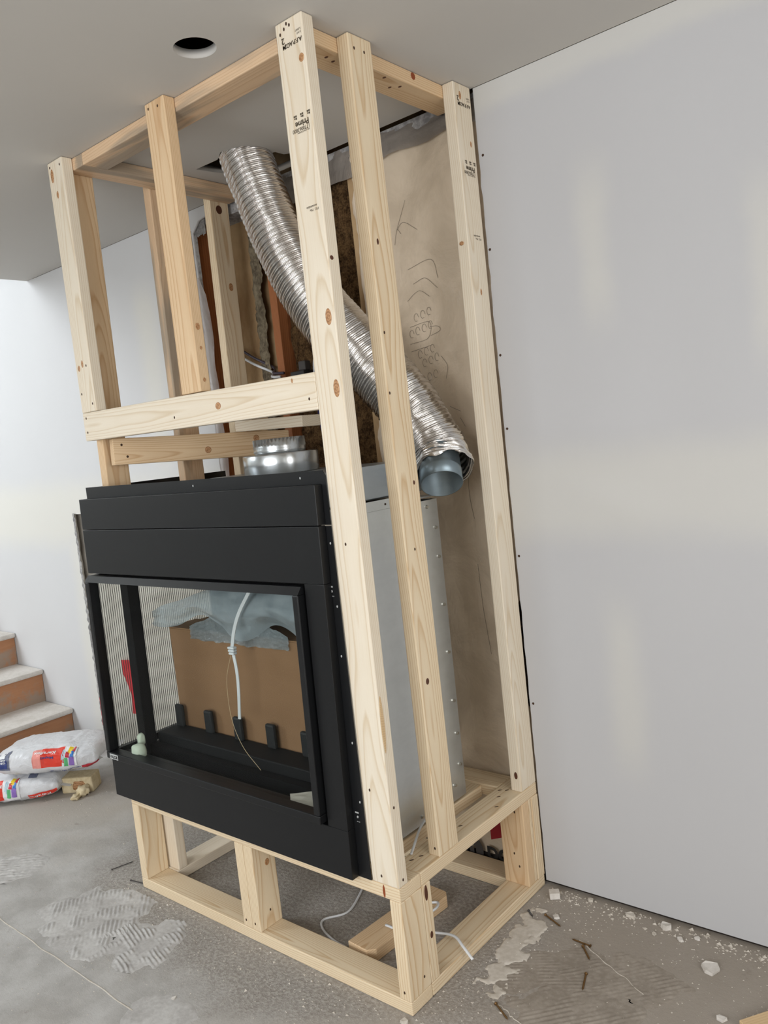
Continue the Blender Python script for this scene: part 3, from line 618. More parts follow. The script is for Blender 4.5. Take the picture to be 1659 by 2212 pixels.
# firebox
fpart('firebox_floor', (-1.236, 0.0205, 0.462), (-0.205, YB, 0.474), 'black_matte'); fpart('firebox_back', (-1.22, YB+0.001, 0.462), (-0.205, YB+0.012, 1.15), 'black_matte', shear=False)
fpart('firebox_right', (-0.2045, -0.003, 0.462), (-0.198, YB+0.012, 1.15), 'black_matte', shear=False); fpart('firebox_top', (-1.22, -0.003, 1.151), (-0.205, YB, 1.160), 'black_matte', shear=False)
fpart('burner_tray', (-1.18, 0.112, 0.475), (-0.28, 0.205, 0.540), 'black_tray', bev=0.004)
for i, x in enumerate((-1.135, -0.967, -0.81, -0.647, -0.485)):
    bm = bmesh.new(); box_bm(bm, (x-0.021, 0.180, 0.5405), (x+0.021, 0.196, 0.622), 0.007); child_at(from_bm('grate_finger', bm, 'black_grate'), fp)
# glass panes
gl = child_at(box('glass_pane', (FX0+0.024, -0.030, fz0+0.02), (FX1-0.02, -0.026, fz1-0.016), 'glass', None, 0, sh_), fp)
child_at(box('glass_pane', (FX0+0.008, -0.011, fz0+0.02), (FX0+0.012, YB, fz1-0.016), 'glass', None, 0, sh_), fp)
# woven screen on the left side
bm = bmesh.new()
for i in range(58):
    y = -0.008+i*0.0081; box_bm(bm, (FX0+0.014, y, fz0+0.024), (FX0+0.0146, y+0.0020, fz1-0.02))
for v in bm.verts: v.co = sh_(v.co)
scr = child_at(from_bm('mesh_screen', bm, 'ink_grey'), fp); scr['kind'] = 'stuff'
# badge
bx_, bz_ = -1.232, 0.5035
child_at(box('badge', (bx_, yS-0.0015, bz_-0.009), (bx_+0.050, yS-0.0001, bz_+0.009), 'badge', None, 0.0006, sh_), fp)
child_at(text('badge_letters', 'VALOR', 0.0155, (bx_+0.003+K*0.16, yS-0.0019, bz_-0.0055), (1,0,0), (0,0,1), 'ink_black', None, bold=0.0006, sx=0.92), fp)
# sheet-metal body behind
XB = -0.150
fpart('body_side', (XB-0.004, 0.006, 0.352), (XB, 0.53, 1.292), 'body', shear=False); fpart('body_side_cap', (XB-0.003, 0.006, 1.2925), (XB+0.001, 0.40, 1.320), 'body', shear=False)
fpart('body_back', (-1.20, 0.526, 0.352), (XB-0.0045, 0.53, 1.292), 'body', shear=False); fpart('body_top', (-1.20, 0.006, 1.300), (XB-0.0045, 0.53, 1.304), 'galv_dull', shear=False)
fpart('body_base', (-1.20, 0.0, 0.3495), (XB-0.0045, 0.525, 0.3515), 'galv_dull', shear=False)
fpart('heat_hood', (-0.95, 0.02, 1.3215), (-0.170, 0.50, 1.4165), 'galv_dull', 0.004, shear=False)
fpart('hood_seam', (-0.1695, 0.02, 1.405), (-0.1665, 0.50, 1.4175), 'galv_dull', shear=False)
for (y, z) in ((0.51,1.205),(0.512,1.115),(0.512,0.965),(0.512,0.815),(0.512,0.66),(0.512,0.555),(0.512,0.455),(0.475,1.272),(0.475,0.40),(0.30,0.375)):
    bm = bmesh.new(); bmesh.ops.create_cone(bm, cap_ends=True, segments=8, radius1=0.006, radius2=0.004, depth=0.006, matrix=Matrix.Translation((XB+0.003, y, z)) @ Matrix.Rotation(math.pi/2, 4, 'Y')); child_at(from_bm('hex_screw', bm, 'screw'), fp)
bm = bmesh.new(); bmesh.ops.create_cone(bm, cap_ends=True, segments=8, radius1=0.003, radius2=0.003, depth=0.002, matrix=Matrix.Translation((XB+0.0015, 0.285, 1.306)) @ Matrix.Rotation(math.pi/2, 4, 'Y')); child_at(from_bm('pilot_hole', bm, 'hole'), fp)
# flue collar: wide drum with a crimped inlet
def lathe(name, cx, cy, prof, mat, crimp=0.0, seg=96):
    vs, fs = [], []
    for r, z, c in prof:
        for k in range(seg):
            a = 2*math.pi*k/seg; rr = r + (crimp*c if k % 2 else -crimp*c); vs.append((cx+rr*math.cos(a), cy+rr*math.sin(a), z))
    for i in range(len(prof)-1):
        for k in range(seg): fs.append((i*seg+k, i*seg+(k+1) % seg, (i+1)*seg+(k+1) % seg, (i+1)*seg+k))
    return pyd(name, vs, fs, mat, None, True)
cxx, cyy = -0.560, 0.290
dr = lathe('flue_drum', cxx, cyy, [(0.116,1.418,0),(0.1175,1.42,0),(0.1175,1.476,0),(0.116,1.479,0),(0.078,1.480,0)], 'galv'); child_at(dr, fp)
cr = lathe('flue_collar', cxx, cyy, [(0.078,1.4805,0),(0.082,1.486,0),(0.081,1.494,0),(0.0805,1.500,1),(0.0795,1.526,1),(0.078,1.526,1),(0.077,1.49,0.3)], 'galv', 0.0018, 88); child_at(cr, fp)

# ------------------------------------------------------------------ things inside the firebox
box_card = thing('cardboard_box', 'brown cardboard box packed inside the fireplace', 'box', (-0.80, 0.30, 0.475))
child_at(box('box_body', (-1.165, 0.2095, 0.476), (-0.30, 0.42, 0.895), 'card', None, 0.003), box_card)
child_at(box('box_flap', (-1.165, 0.2085, 0.896), (-0.30, 0.33, 0.900), 'card', None, 0.0), box_card)
def wrap_fn(u, v):
    x = -1.235+0.93*u; bow = math.sin(min(1, u*1.15)*math.pi*0.62)
    zt = 0.955+0.125*bow+0.008*N(u*6, 1); zb = 0.90+0.06*math.exp(-((u-0.32)/0.13)**2)-0.02*math.exp(-((u-0.52)/0.1)**2)+0.05*math.exp(-((u-0.72)/0.1)**2)-0.03*max(0, u-0.8)*5
    z = zb+(zt-zb)*v
    y = 0.195-0.055*math.sin(v*math.pi*0.8)*bow+0.012*fbm(u*5, v*3, 2)
    return (x, y, z)
tag(grid('packing_film', 60, 18, wrap_fn, 'wrap'), 'clear plastic film draped over the cardboard box behind the glass', 'plastic film')
tag(grid('crumpled_film', 60, 16, lambda u, v: (-1.03+0.50*u, 0.204-0.010*abs(fbm(u*12, v*8, 6)), 0.868+0.035*abs(math.sin(u*math.pi*2))*0+ (0.045+0.055*math.sin(u*math.pi))*v + 0.008*N(u*9, 3)), 'wrap2'), 'crumpled grey plastic bag on top of the cardboard box', 'plastic bag')
sp_ = thing('packing_strap', 'white packing strap knotted in front of the cardboard box', 'strap', (-0.70, 0.12, 0.55))
def strap_strip(name, pts, w_, th=0.0012):
    P = tube_pts(pts, 40); vs, fs = [], []
    for i, p in enumerate(P):
        t = (P[min(i+1, 40)]-P[max(i-1, 0)]).normalized(); s = t.cross(Vector((0.45, -0.88, 0))).normalized()
        for q in (-w_, w_): vs += [p+s*q+Vector((0, -th, 0)), p+s*q+Vector((0, th, 0))]
    for i in range(40):
        a = i*4; b = a+4
        fs += [(a, a+2, b+2, b), (a+1, b+1, b+3, a+3), (a, b, b+1, a+1), (a+2, a+3, b+3, b+2)]
    return pyd(name, vs, fs, 'strap')
child_at(strap_strip('strap_band', [(-0.560, 0.11, 1.090), (-0.638, 0.115, 1.008), (-0.681, 0.12, 0.947), (-0.704, 0.12, 0.885)], 0.005), sp_)
child_at(strap_strip('strap_band', [(-0.702, 0.121, 0.865), (-0.696, 0.121, 0.81), (-0.700, 0.122, 0.75), (-0.716, 0.124, 0.65)], 0.0045), sp_)
for z, r in ((0.886, 0.017), (0.877, 0.016), (0.868, 0.014)):
    bm = bmesh.new(); box_bm(bm, (-0.702-r, 0.112, z-0.004), (-0.702+r*0.8, 0.128, z+0.004), 0.003); child_at(from_bm('strap_knot', bm, 'strap'), sp_)
tag(tube('loose_thread', [(-0.708, 0.118, 0.87), (-0.751, 0.12, 0.774), (-0.752, 0.12, 0.651), (-0.699, 0.11, 0.567), (-0.60, 0.09, 0.515)], 0.0008, 'wire', None, 5), 'thin pale thread hanging from the strap knot', 'thread')
fo = thing('foam_piece', 'pale green foam offcut lying inside the front left corner of the glass', 'foam', (-1.13, 0.0, 0.477))
def blob(name, c, r, mat, seed, amp=0.2, squash=(1,1,1)):
    bm = bmesh.new(); bmesh.ops.create_icosphere(bm, subdivisions=3, radius=1)
    for v in bm.verts:
        d = 1+amp*N(v.co.x*1.7+seed, v.co.y*1.7, v.co.z*1.7); q = v.co*d
        q = Vector([math.copysign(abs(a)**0.7, a) for a in q]); v.co = Vector((c[0]+q.x*r*squash[0], c[1]+q.y*r*squash[1], c[2]+q.z*r*squash[2]))
    return from_bm(name, bm, mat, None, True)
child_at(blob('foam_lump', (-1.125, 0.0, 0.516), 0.034, 'foam', 3, 0.15, (0.85, 0.6, 0.85)), fo); child_at(blob('foam_tail', (-1.150, 0.03, 0.545), 0.025, 'foam', 5, 0.2, (0.5, 0.5, 0.9)), fo)
tag(grid('paper_scrap', 12, 8, lambda u, v: (-0.365+0.125*u-0.02*v*(1-u), -0.008+0.075*v*min(1, 0.25+u*1.6), 0.506+0.012*v+0.006*N(u*5, v*4, 2)), 'paper'), 'torn grey paper scrap inside the lower right corner of the glass', 'paper')

# ------------------------------------------------------------------ flexible duct
dt = thing('flexible_duct', 'crinkled silver flexible aluminium duct hanging from the ceiling hole', 'duct', (-0.4, 0.5, 1.4))
DP = [((-0.802, 0.500, 2.58), 0.088), ((-0.787, 0.5, 2.502), 0.0885), ((-0.732, 0.5, 2.349), 0.089), ((-0.673, 0.5, 2.198), 0.090), ((-0.594, 0.505, 2.037), 0.092), ((-0.494, 0.51, 1.891), 0.095), ((-0.381, 0.53, 1.758), 0.097), ((-0.272, 0.55, 1.625), 0.097), ((-0.194, 0.56, 1.508), 0.096), ((-0.140, 0.553, 1.425), 0.093), ((-0.105, 0.522, 1.375), 0.090)]
path = tube_pts([p for p, r in DP], 2400)
def duct_r(s):
    u = s*(len(DP)-1); k = min(int(u), len(DP)-2); return DP[k][1]+(DP[k+1][1]-DP[k][1])*(u-k)
# even spacing
acc = [0.0]
for a, b in zip(path, path[1:]): acc.append(acc[-1]+(b-a).length)
L = acc[-1]; pitch = 0.0105; per = 6; n = int(L/pitch)*per; pts = []; j = 0
for i in range(n+1):
    s = L*i/n
    while j < len(acc)-2 and acc[j+1] < s: j += 1
    t = (s-acc[j])/max(1e-9, acc[j+1]-acc[j]); pts.append(path[j].lerp(path[j+1], t))
seg = 56; vs, fs = [], []
for i, (p, t, a, b) in enumerate(frames(pts)):
    s = i/n; ph = 2*math.pi*i/per; R0 = duct_r(s)-0.002
    big = 0.0016*math.sin(ph/2.0)
    for k in range(seg):
        an = 2*math.pi*k/seg
        crump = (0.10+1.5*max(0, s-0.45))*0.006*fbm(math.cos(an)*2.2, math.sin(an)*2.2, s*26) + 0.0035*fbm(math.cos(an)*1.2+5, math.sin(an)*1.2, s*9)
        r = R0 + 0.0030*math.cos(ph+an) + big + crump
        sl_ = (0.0015+0.009*max(0, s-0.5))*N(s*60, math.cos(an)*1.5, math.sin(an)*1.5)
        if i == n: sl_ += 0.012*N(an*2.2, 4)
        vs.append(p+a*(math.cos(an)*r)+b*(math.sin(an)*r)+t*sl_)
for i in range(n):
    for k in range(seg): fs.append((i*seg+k, i*seg+(k+1) % seg, (i+1)*seg+(k+1) % seg, (i+1)*seg+k))
me = bpy.data.meshes.new('duct_sleeve'); me.from_pydata([tuple(v) for v in vs], [], fs); ds = link('duct_sleeve', me, 'foil', None, True); child_at(ds, dt)
# galvanised pipe end poking out of the sleeve
pa = Vector((-0.128, 0.530, 1.430)); ax = Vector((0.40, -0.50, -0.77)).normalized(); pr = 0.063; vs, fs = [], []
u_ = ax.cross(Vector((0,0,1))).normalized(); v_ = ax.cross(u_)
prof = [(pr, 0.0), (pr, 0.075), (pr+0.002, 0.078), (pr, 0.082), (pr, 0.118), (pr-0.002, 0.118), (pr-0.002, 0.0)]
for r, h in prof:
    for k in range(40): a = 2*math.pi*k/40; vs.append(pa+ax*h+u_*(r*math.cos(a))+v_*(r*math.sin(a)))
for i in range(len(prof)-1):
    for k in range(40): fs.append((i*40+k, i*40+(k+1) % 40, (i+1)*40+(k+1) % 40, (i+1)*40+k))
fs.append(tuple(6*40+k for k in range(40)))
pe = pyd('pipe_end', vs, fs, 'galv_blue', None, True); child_at(pe, dt)

# ------------------------------------------------------------------ wiring in the wall and under the platform
tag(tube('electrical_cable', [(-1.30, 0.800, 1.93), (-1.19, 0.797, 1.868), (-1.08, 0.792, 1.815), (-0.985, 0.70, 1.782), (-0.93, 0.70, 1.775)], 0.0055, 'cable_dark', None, 8), 'dark grey cable crossing the open wall above the header', 'cable')
tag(tube('electrical_cable', [(-1.30, 0.790, 1.905), (-1.19, 0.787, 1.845), (-1.08, 0.782, 1.797), (-0.985, 0.690, 1.768), (-0.94, 0.69, 1.762)], 0.0055, 'cable', None, 8), 'white cable crossing the open wall above the header', 'cable')
jb = thing('junction_box', 'small black electrical box with a toggle just above the header', 'electrical box', (-0.80, 0.66, 1.70))
child_at(box('box_case', (-0.835, 0.640, 1.715), (-0.765, 0.690, 1.765), 'ink_black', None, 0.003), jb); child_at(box('toggle', (-0.81, 0.632, 1.735), (-0.80, 0.640, 1.750), 'badge', None, 0.001), jb); child_at(box('bracket', (-0.805, 0.655, 1.7655), (-0.77, 0.685, 1.800), 'ink_grey', None, 0.004), jb); child_at(box('clip', (-0.855, 0.65, 1.74), (-0.8355, 0.66, 1.752), 'red', None, 0.001), jb)
tag(tube('electrical_cable', [(-0.74, 0.668, 1.735), (-0.735, 0.668, 1.79), (-0.71, 0.67, 1.85), (-0.66, 0.68, 1.90)], 0.004, 'cable', None, 8), 'short white cable rising beside the small black electrical box', 'cable')
tag(tube('blue_wire', [(-0.70, 0.64, 1.72), (-0.695, 0.62, 1.60), (-0.66, 0.60, 1.50), (-0.63, 0.58, 1.43)], 0.003, 'cable_blue', None, 6), 'dark blue wire hanging beside the crimped flue collar', 'wire')
tag(tube('floor_cable', [(-0.56, 0.47, 0.004), (-0.492, 0.342, 0.004), (-0.464, 0.254, 0.004), (-0.503, 0.188, 0.004), (-0.472, 0.150, 0.004), (-0.403, 0.126, 0.004), (-0.345, 0.120, 0.004)], 0.0038, 'cable', None, 8, flatness=0.9), 'white cable looped on the floor under the fireplace', 'cable')
tag(tube('loose_cable', [(-0.26, 0.21, 0.052), (-0.20, 0.215, 0.052), (-0.104, 0.245, 0.060), (-0.044, 0.258, 0.062), (0.0, 0.240, 0.055), (0.040, 0.225, 0.040)], 0.0045, 'cable', None, 8, flatness=0.7), 'white cable end sticking out over the right sole plate', 'cable')
tag(tube('cable_loop', [(-0.235, 0.37, 0.042), (-0.20, 0.39, 0.045), (-0.185, 0.36, 0.046), (-0.20, 0.32, 0.044), (-0.235, 0.30, 0.042)], 0.004, 'cable', None, 8), 'small loop of white cable behind the corner leg', 'cable')
tag(tube('grey_cable', [(-0.125, 0.30, 0.385), (-0.118, 0.25, 0.372), (-0.09, 0.18, 0.356), (-0.075, 0.148, 0.352)], 0.004, 'cable', None, 8, flatness=0.5), 'pale flat cable lying on the platform rail between two studs', 'cable')

# ------------------------------------------------------------------ loose timber on the floor
def plank(name, c, ang, L_, W_, T_, mat, label, cat, z=0.0, cham=0.0):
    out = [(-L_/2, -W_/2+cham), (-L_/2+cham, -W_/2), (L_/2-cham, -W_/2), (L_/2, -W_/2+cham), (L_/2, W_/2), (-L_/2, W_/2)] if cham else rect(-L_/2, L_/2, -W_/2, W_/2)
    ca, sa = math.cos(ang), math.sin(ang)
    bm = bmesh.new(); b_ = [bm.verts.new((0, u, v)) for u, v in []]
    lo = [bm.verts.new((v, -T_/2, u)) for u, v in out]; hi = [bm.verts.new((v, T_/2, u)) for u, v in out]
    bm.faces.new(lo); bm.faces.new(hi[::-1]); k = len(out)
    for i in range(k): bm.faces.new((lo[i], lo[(i+1) % k], hi[(i+1) % k], hi[i]))
    bmesh.ops.recalc_face_normals(bm, faces=bm.faces); bmesh.ops.bevel(bm, geom=list(bm.edges), offset=0.002, segments=1, affect='EDGES')
    o = from_bm(name, bm, mat); zx = Vector((ca, sa, 0)); yy = Vector((0, 0, 1)); xx = yy.cross(zx)
    mm = Matrix((xx, yy, zx)).transposed().to_4x4(); mm.translation = (c[0], c[1], z+T_/2+0.0005); o.matrix_world = mm
    return tag(o, label, cat)
plank('timber_offcut', (-0.262, 0.285), math.radians(86), 0.36, 0.098, 0.038, 'pine_honey', 'pine offcut lying on the floor under the platform', 'offcut', 0.0, 0.02)
plank('board_offcut', (0.835, 0.475), math.radians(55), 0.30, 0.14, 0.018, 'wane', 'brown board offcut at the bottom right corner of the floor', 'offcut')
def knob_block():
    b = thing('foam_block', 'cream foam block with a torn rag beside the white bags', 'foam block', (-2.27, 0.36, 0))
    bm = bmesh.new(); box_bm(bm, (-0.075, -0.05, 0), (0.075, 0.05, 0.075), 0.008)
    for v in bm.verts: v.co += Vector((0.008*N(v.co.x*30, v.co.z*30), 0, 0.006*N(v.co.x*20, v.co.y*20)))
    o = from_bm('block_body', bm, 'block'); o.parent = b
    q = blob('hollow', (0.01, -0.048, 0.035), 0.03, 'knot', 2, 0.3, (1, 0.25, 0.8)); q.parent = b
    q = blob('rag', (0.04, -0.075, 0.022), 0.034, 'block', 8, 0.9, (0.8, 0.9, 0.62)); q.parent = b
    q = blob('rag_end', (0.02, -0.115, 0.012), 0.02, 'block', 12, 0.9, (0.9, 1.2, 0.5)); q.parent = b
    b.rotation_euler = (0, 0, math.radians(38)); return b
knob_block()

# ------------------------------------------------------------------ bags of powder
def bag(label, loc, rz, L_, W_, Hh, seed, near):
    b = thing('mortar_bag', label, 'bag', loc, 'bags of powder by the stairs'); b.rotation_euler = (0, 0, rz)
    def Sf(s, t, off=0.0):
        """s in -1..1 along the bag, t angle round it (0 = towards viewer, pi/2 = up)"""
        e = max(0.0, 1-abs(s)**3.2)**0.42; cy, sy = math.cos(t), math.sin(t)
        pw = lambda a, p: math.copysign(abs(a)**p, a)
        w2 = W_/2*(0.80+0.20*e); h2 = Hh/2*(0.10+0.90*e)
        wr_ = 0.006*fbm(s*4+seed, cy*2, sy*2)+0.003*N(s*16+seed, cy*5, sy*5)
        y = -(w2+wr_+off)*pw(cy, 0.75); z = (h2+wr_+off)*pw(sy, 0.62)
        return Vector((s*L_/2, y, Hh/2+max(z, -Hh/2+0.001)+(0.0 if z > 0 else 0.0)))
    nu, nv = 60, 40; vs = []; fs = []
    for i in range(nu+1):
        for k in range(nv): vs.append(Sf(-1+2*i/nu, 2*math.pi*k/nv))
    for i in range(nu):
        for k in range(nv): fs.append((i*nv+k, i*nv+(k+1) % nv, (i+1)*nv+(k+1) % nv, (i+1)*nv+k))
    fs.append(tuple(range(nv))); fs.append(tuple(nu*nv+k for k in range(nv))[::-1])
    o = pyd('bag_body', vs, fs, 'bag', None, True); o.parent = b
    def patch(poly, mat, name='label_print', off=0.0022):
        # poly in (s,t); subdivide as a fan grid by clipping a bounding grid
        from mathutils.geometry import tessellate_polygon
        bm = bmesh.new(); vs = [bm.verts.new((p[0], p[1], 0)) for p in poly]; bm.faces.new(vs)
        bmesh.ops.triangulate(bm, faces=bm.faces)
        for _ in range(3): bmesh.ops.subdivide_edges(bm, edges=bm.edges, cuts=1, use_grid_fill=True)
        for v in bm.verts: v.co = Sf(v.co.x, v.co.y, off)
        q = from_bm(name, bm, mat, b); return q
    def word(body, s0, t0, size, mat, flip=True, sx=1.0, off=0.0045):
        k = -1 if flip else 1
        q = text('bag_lettering', body, size, (0,0,0), (1,0,0), (0,1,0), mat, b, warp=lambda x, y: Sf(s0+k*x*2/L_, t0+k*y*2.2/Hh*0.5, off), sx=sx, bold=0.0005); return q
    if near:      # lower bag: end of the label, grey patch, red strip
        c = 0.05
        patch([(-0.75,-0.35),(c-0.1,-0.35),(c-0.1,0.75),(-0.75,0.75)], 'p_red'); patch([(c-0.10,-0.35),(c+0.22,-0.35),(c+0.22,0.75),(c-0.10,0.75)], 'p_white', off=0.0026)
        word('Keraflex', -0.05, 0.45, 0.035, 'p_white'); word('Mapei', -0.10, 0.18, 0.022, 'p_navy')
        x = c
        patch([(0.42,-0.55),(0.97,-0.45),(0.97,-0.05),(0.42,-0.15)], 'p_red'); word('Keraflex', 0.86, -0.22, 0.030, 'p_white')
        patch([(0.42,0.75),(0.58,0.75),(0.58,1.05),(0.42,1.05)], 'p_slate')
    else:
        patch([(-0.98,-0.15),(-0.62,-0.15),(-0.62,1.0),(-0.98,0.8)], 'p_slate'); patch([(-0.82,0.45),(-0.70,0.45),(-0.70,0.95),(-0.82,0.95)], 'p_white', off=0.003); patch([(-0.80,-0.05),(-0.66,-0.05),(-0.66,0.30),(-0.80,0.30)], 'p_navy', off=0.003)
        word('GRAY\nGRIS', -0.68, 0.22, 0.018, 'p_white')
        patch([(-0.18,-0.12),(0.0,-0.12),(0.0,0.85),(-0.18,0.75)], 'p_pink'); patch([(-0.02,-0.12),(0.42,-0.12),(0.42,0.85),(-0.02,0.85)], 'p_red', off=0.0026)
        word('Keraflex', 0.26, 0.62, 0.030, 'p_white'); word('Mapei', 0.22, 0.28, 0.024, 'p_navy'); word('ceramic tile mortar', 0.68, -0.36, 0.018, 'p_navy')
        patch([(0.70,-0.85),(0.98,-0.75),(0.98,-0.30),(0.70,-0.30)], 'p_crim')
        x = 0.42
        patch([(0.36,-0.15),(0.64,-0.15),(0.64,0.85),(0.42,0.85)], 'p_white', off=0.003)
    for r_ in (0.10, 0.14):
        pass
    for (a, t0, a2, t1, mt) in ((0.06,0.40,0.15,0.80,'p_yel'),(0.15,0.50,0.20,0.82,'p_crim'),(0.02,0.16,0.10,0.48,'p_crim'),(0.11,0.18,0.18,0.50,'p_blue'),(-0.02,-0.14,0.06,0.12,'p_green'),(0.07,-0.12,0.18,0.16,'p_purple')):
        patch([(x+a,t0),(x+a2-0.01,t0-0.04),(x+a2,t1),(x+a+0.02,t1+0.02)], mt, off=0.0046)
    patch([(x-0.06,0.05),(x-0.045,0.05),(x-0.01,0.62),(x-0.025,0.66)], 'p_ltblue', off=0.0046); patch([(x-0.035,0.0),(x-0.02,0.0),(x+0.02,0.55),(x+0.005,0.6)], 'p_ltblue', off=0.0046)
    # folded end seam
    o = grid('end_seam', 10, 3, lambda u, v: (L_/2-0.006+0.05*v, (-0.5+u)*W_*0.72, Hh/2-0.004-0.012*v+0.004*N(u*8, seed)), 'bag', b)
    return b
ang = math.atan2(0.64, 0.77)
bag('white plastic bag of powder with orange label lying on the floor below another bag', (-2.52, 0.185, 0.0), ang+0.03, 0.47, 0.30, 0.125, 1.0, True)
bag('white plastic bag of powder with orange label stacked on top, nearest the stairs', (-2.36, 0.305, 0.123), ang-0.02, 0.50, 0.30, 0.130, 5.0, False)

# ------------------------------------------------------------------ floor: mortar, debris
def patch_floor(name, c, L_, W_, ang, mat, ridge=0.0, pitch=0.012, rang=0.0, seed=0.0, thick=0.002, nu=110, nv=80, rag=0.75):
    ca, sa = math.cos(ang), math.sin(ang)
    def fn(u, v):
        a, b = (u-0.5)*2, (v-0.5)*2; px, py = a*L_/2, b*W_/2
        mk = 1-(a*a+b*b)**0.9 + rag*fbm(px*9*(1+(rag>1)*1.3)+seed, py*9*(1+(rag>1)*1.3), seed); mk = max(-0.6, min(1, mk*2.2))
        q = px*math.cos(rang)+py*math.sin(rang)+0.004*N(px*14, py*14, seed); w_ = 0.5+0.5*math.sin(2*math.pi*q/pitch)
        brk = max(0.0, min(1.0, 0.35+1.9*fbm(px*16, py*16, seed+3)))
        z = thick*mk + (ridge*w_*brk*max(0, min(1, mk*1.3)) if mk > 0 else 0) - (0.0004 if mk > 0 else 0.002)
        return (c[0]+px*ca-py*sa, c[1]+px*sa+py*ca, z)
    o = grid(name, nu, nv, fn, mat, floor); return o
patch_floor('mortar_patch', (-1.20, -0.20), 0.46, 0.34, 0.0, 'mortar', 0.0055, 0.014, 0.9, 1.0)
patch_floor('mortar_patch', (-0.93, -0.20), 0.34, 0.26, 0.3, 'mortar', 0.0055, 0.013, 1.0, 4.0)
patch_floor('mortar_patch', (-1.85, -0.20), 0.36, 0.22, 0.4, 'mortar', 0.0055, 0.020, 1.9, 7.0)
patch_floor('mortar_patch', (-0.60, -0.36), 0.25, 0.14, 0.2, 'mortar', 0.0, 0.013, 1.0, 9.0)
patch_floor('plaster_smear', (0.085, 0.37), 0.42, 0.10, math.radians(98), 'plaster', 0.0, 0.01, 0, 12.0, 0.003, rag=1.5)
patch_floor('mortar_patch', (0.235, 0.34), 0.34, 0.22, 0.9, 'mortar_tan', 0.0014, 0.013, 1.2, 15.0, 0.0012)
patch_floor('mortar_patch', (0.40, 0.42), 0.36, 0.20, 0.1, 'mortar_tan', 0.0014, 0.014, 2.3, 21.0, 0.0012)
patch_floor('mortar_patch', (0.33, 0.24), 0.36, 0.20, 0.5, 'mortar_tan', 0.0014, 0.015, 1.9, 28.0, 0.0012)
grid('mortar_line', 120, 2, lambda u, v: (-2.3+1.62*u, -0.372-0.02*u+0.008*N(u*14, 1)+(v-0.5)*(0.005+0.003*N(u*60, 4)), 0.0022*(1-abs(2*v-1))-0.0003), 'plaster', floor)
grid('mortar_line', 60, 2, lambda u, v: (0.12+0.14*u+0.01*N(u*6), 0.17-0.05*u+0.01*N(u*9, 3)+(v-0.5)*0.004, 0.002*(1-abs(2*v-1))-0.0003), 'plaster', floor)
grid('mortar_line', 60, 2, lambda u, v: (0.22+0.24*u, 0.50-0.12*u+0.008*N(u*6, 5)+(v-0.5)*0.006, 0.0025*(1-abs(2*v-1))-0.0003), 'plaster', floor)
# uncountable crumbs
rng = random.Random(3); vs, fs = [], []
def crumb(x, y, r):
    b = len(vs); t = rng.random()*6
    for q in range(3): vs.append((x+r*math.cos(t+q*2.1), y+r*math.sin(t+q*2.1)*rng.uniform(0.5, 1), 0.0))
    vs.append((x+r*0.2, y, r*rng.uniform(0.4, 0.9))); fs.extend([(b, b+1, b+3), (b+1, b+2, b+3), (b+2, b, b+3)])
for _ in range(900):
    e = rng.random(); d = abs(rng.gauss(0, 0.09))+0.004
    if e < 0.4: x, y = rng.uniform(-1.3, 0.05), -d
    elif e < 0.75: x, y = d*1.3+0.004, rng.uniform(-0.1, 0.69)
    else: x, y = rng.uniform(-2.2, 0.9), rng.uniform(-0.6, 0.66)
    if (-1.23 < x < 0.003 and -0.003 < y): continue
    crumb(x, y, rng.uniform(0.0012, 0.0038) if rng.random() < 0.93 else rng.uniform(0.004, 0.007))
for _ in range(420): crumb(rng.uniform(0.03, 0.95), D-0.004-abs(rng.gauss(0, 0.04)), rng.uniform(0.0015, 0.005) if rng.random() < 0.9 else rng.uniform(0.006, 0.010))
for _ in range(350): crumb(rng.uniform(0.05, 0.8), rng.uniform(0.05, 0.68), rng.uniform(0.001, 0.0032))
for _ in range(350): crumb(rng.uniform(-1.7, 0.0), rng.uniform(-0.5, -0.01), rng.uniform(0.001, 0.003))
for _ in range(120): crumb(rng.uniform(-2.7, -1.9), rng.uniform(0.1, 0.66), rng.uniform(0.002, 0.005))
me = bpy.data.meshes.new('floor_crumbs'); me.from_pydata(vs, [], fs); tag(link('floor_crumbs', me, 'plaster'), 'fine white and grey crumbs strewn over the concrete floor', 'debris', kind='stuff')
# larger chips of plasterboard
def chip(p, r, h, mat, label, seed):
    r *= 0.78; h *= 0.85
    bm = bmesh.new(); k = 6; rg = random.Random(seed); an = sorted(rg.uniform(0, 2*math.pi) for _ in range(k)); an = [2*math.pi*i/k+rg.uniform(-0.35, 0.35) for i in range(k)]
    lo = [bm.verts.new((p[0]+r*rg.uniform(0.6, 1)*math.cos(a), p[1]+r*rg.uniform(0.5, 0.9)*math.sin(a), 0.0006)) for a in an]; hi = [bm.verts.new((v.co.x+rg.uniform(-1, 1)*r*0.12, v.co.y+rg.uniform(-1, 1)*r*0.12, h*rg.uniform(0.75, 1.1))) for v in lo]
    bm.faces.new(lo[::-1]); bm.faces.new(hi)
    for i in range(k): bm.faces.new((lo[i], lo[(i+1) % k], hi[(i+1) % k], hi[i]))
    bmesh.ops.recalc_face_normals(bm, faces=bm.faces); return tag(from_bm('plaster_chip', bm, mat), label, 'plaster chip', 'plaster chips on the floor')
tag(box('plaster_cube', (-0.016, -0.015, 0), (0.016, 0.015, 0.020), 'tread', None, 0.002), 'small white plasterboard cube beside the frame corner', 'plaster chip', 'plaster chips on the floor')
bpy.data.objects['plaster_cube'].location = (0.060, 0.655, 0.0006); bpy.data.objects['plaster_cube'].rotation_euler = (0, 0, 0.6)
chip((0.114, 0.562), 0.017, 0.008, 'tread', 'thin white chip next to the screw nearest the frame', 1)
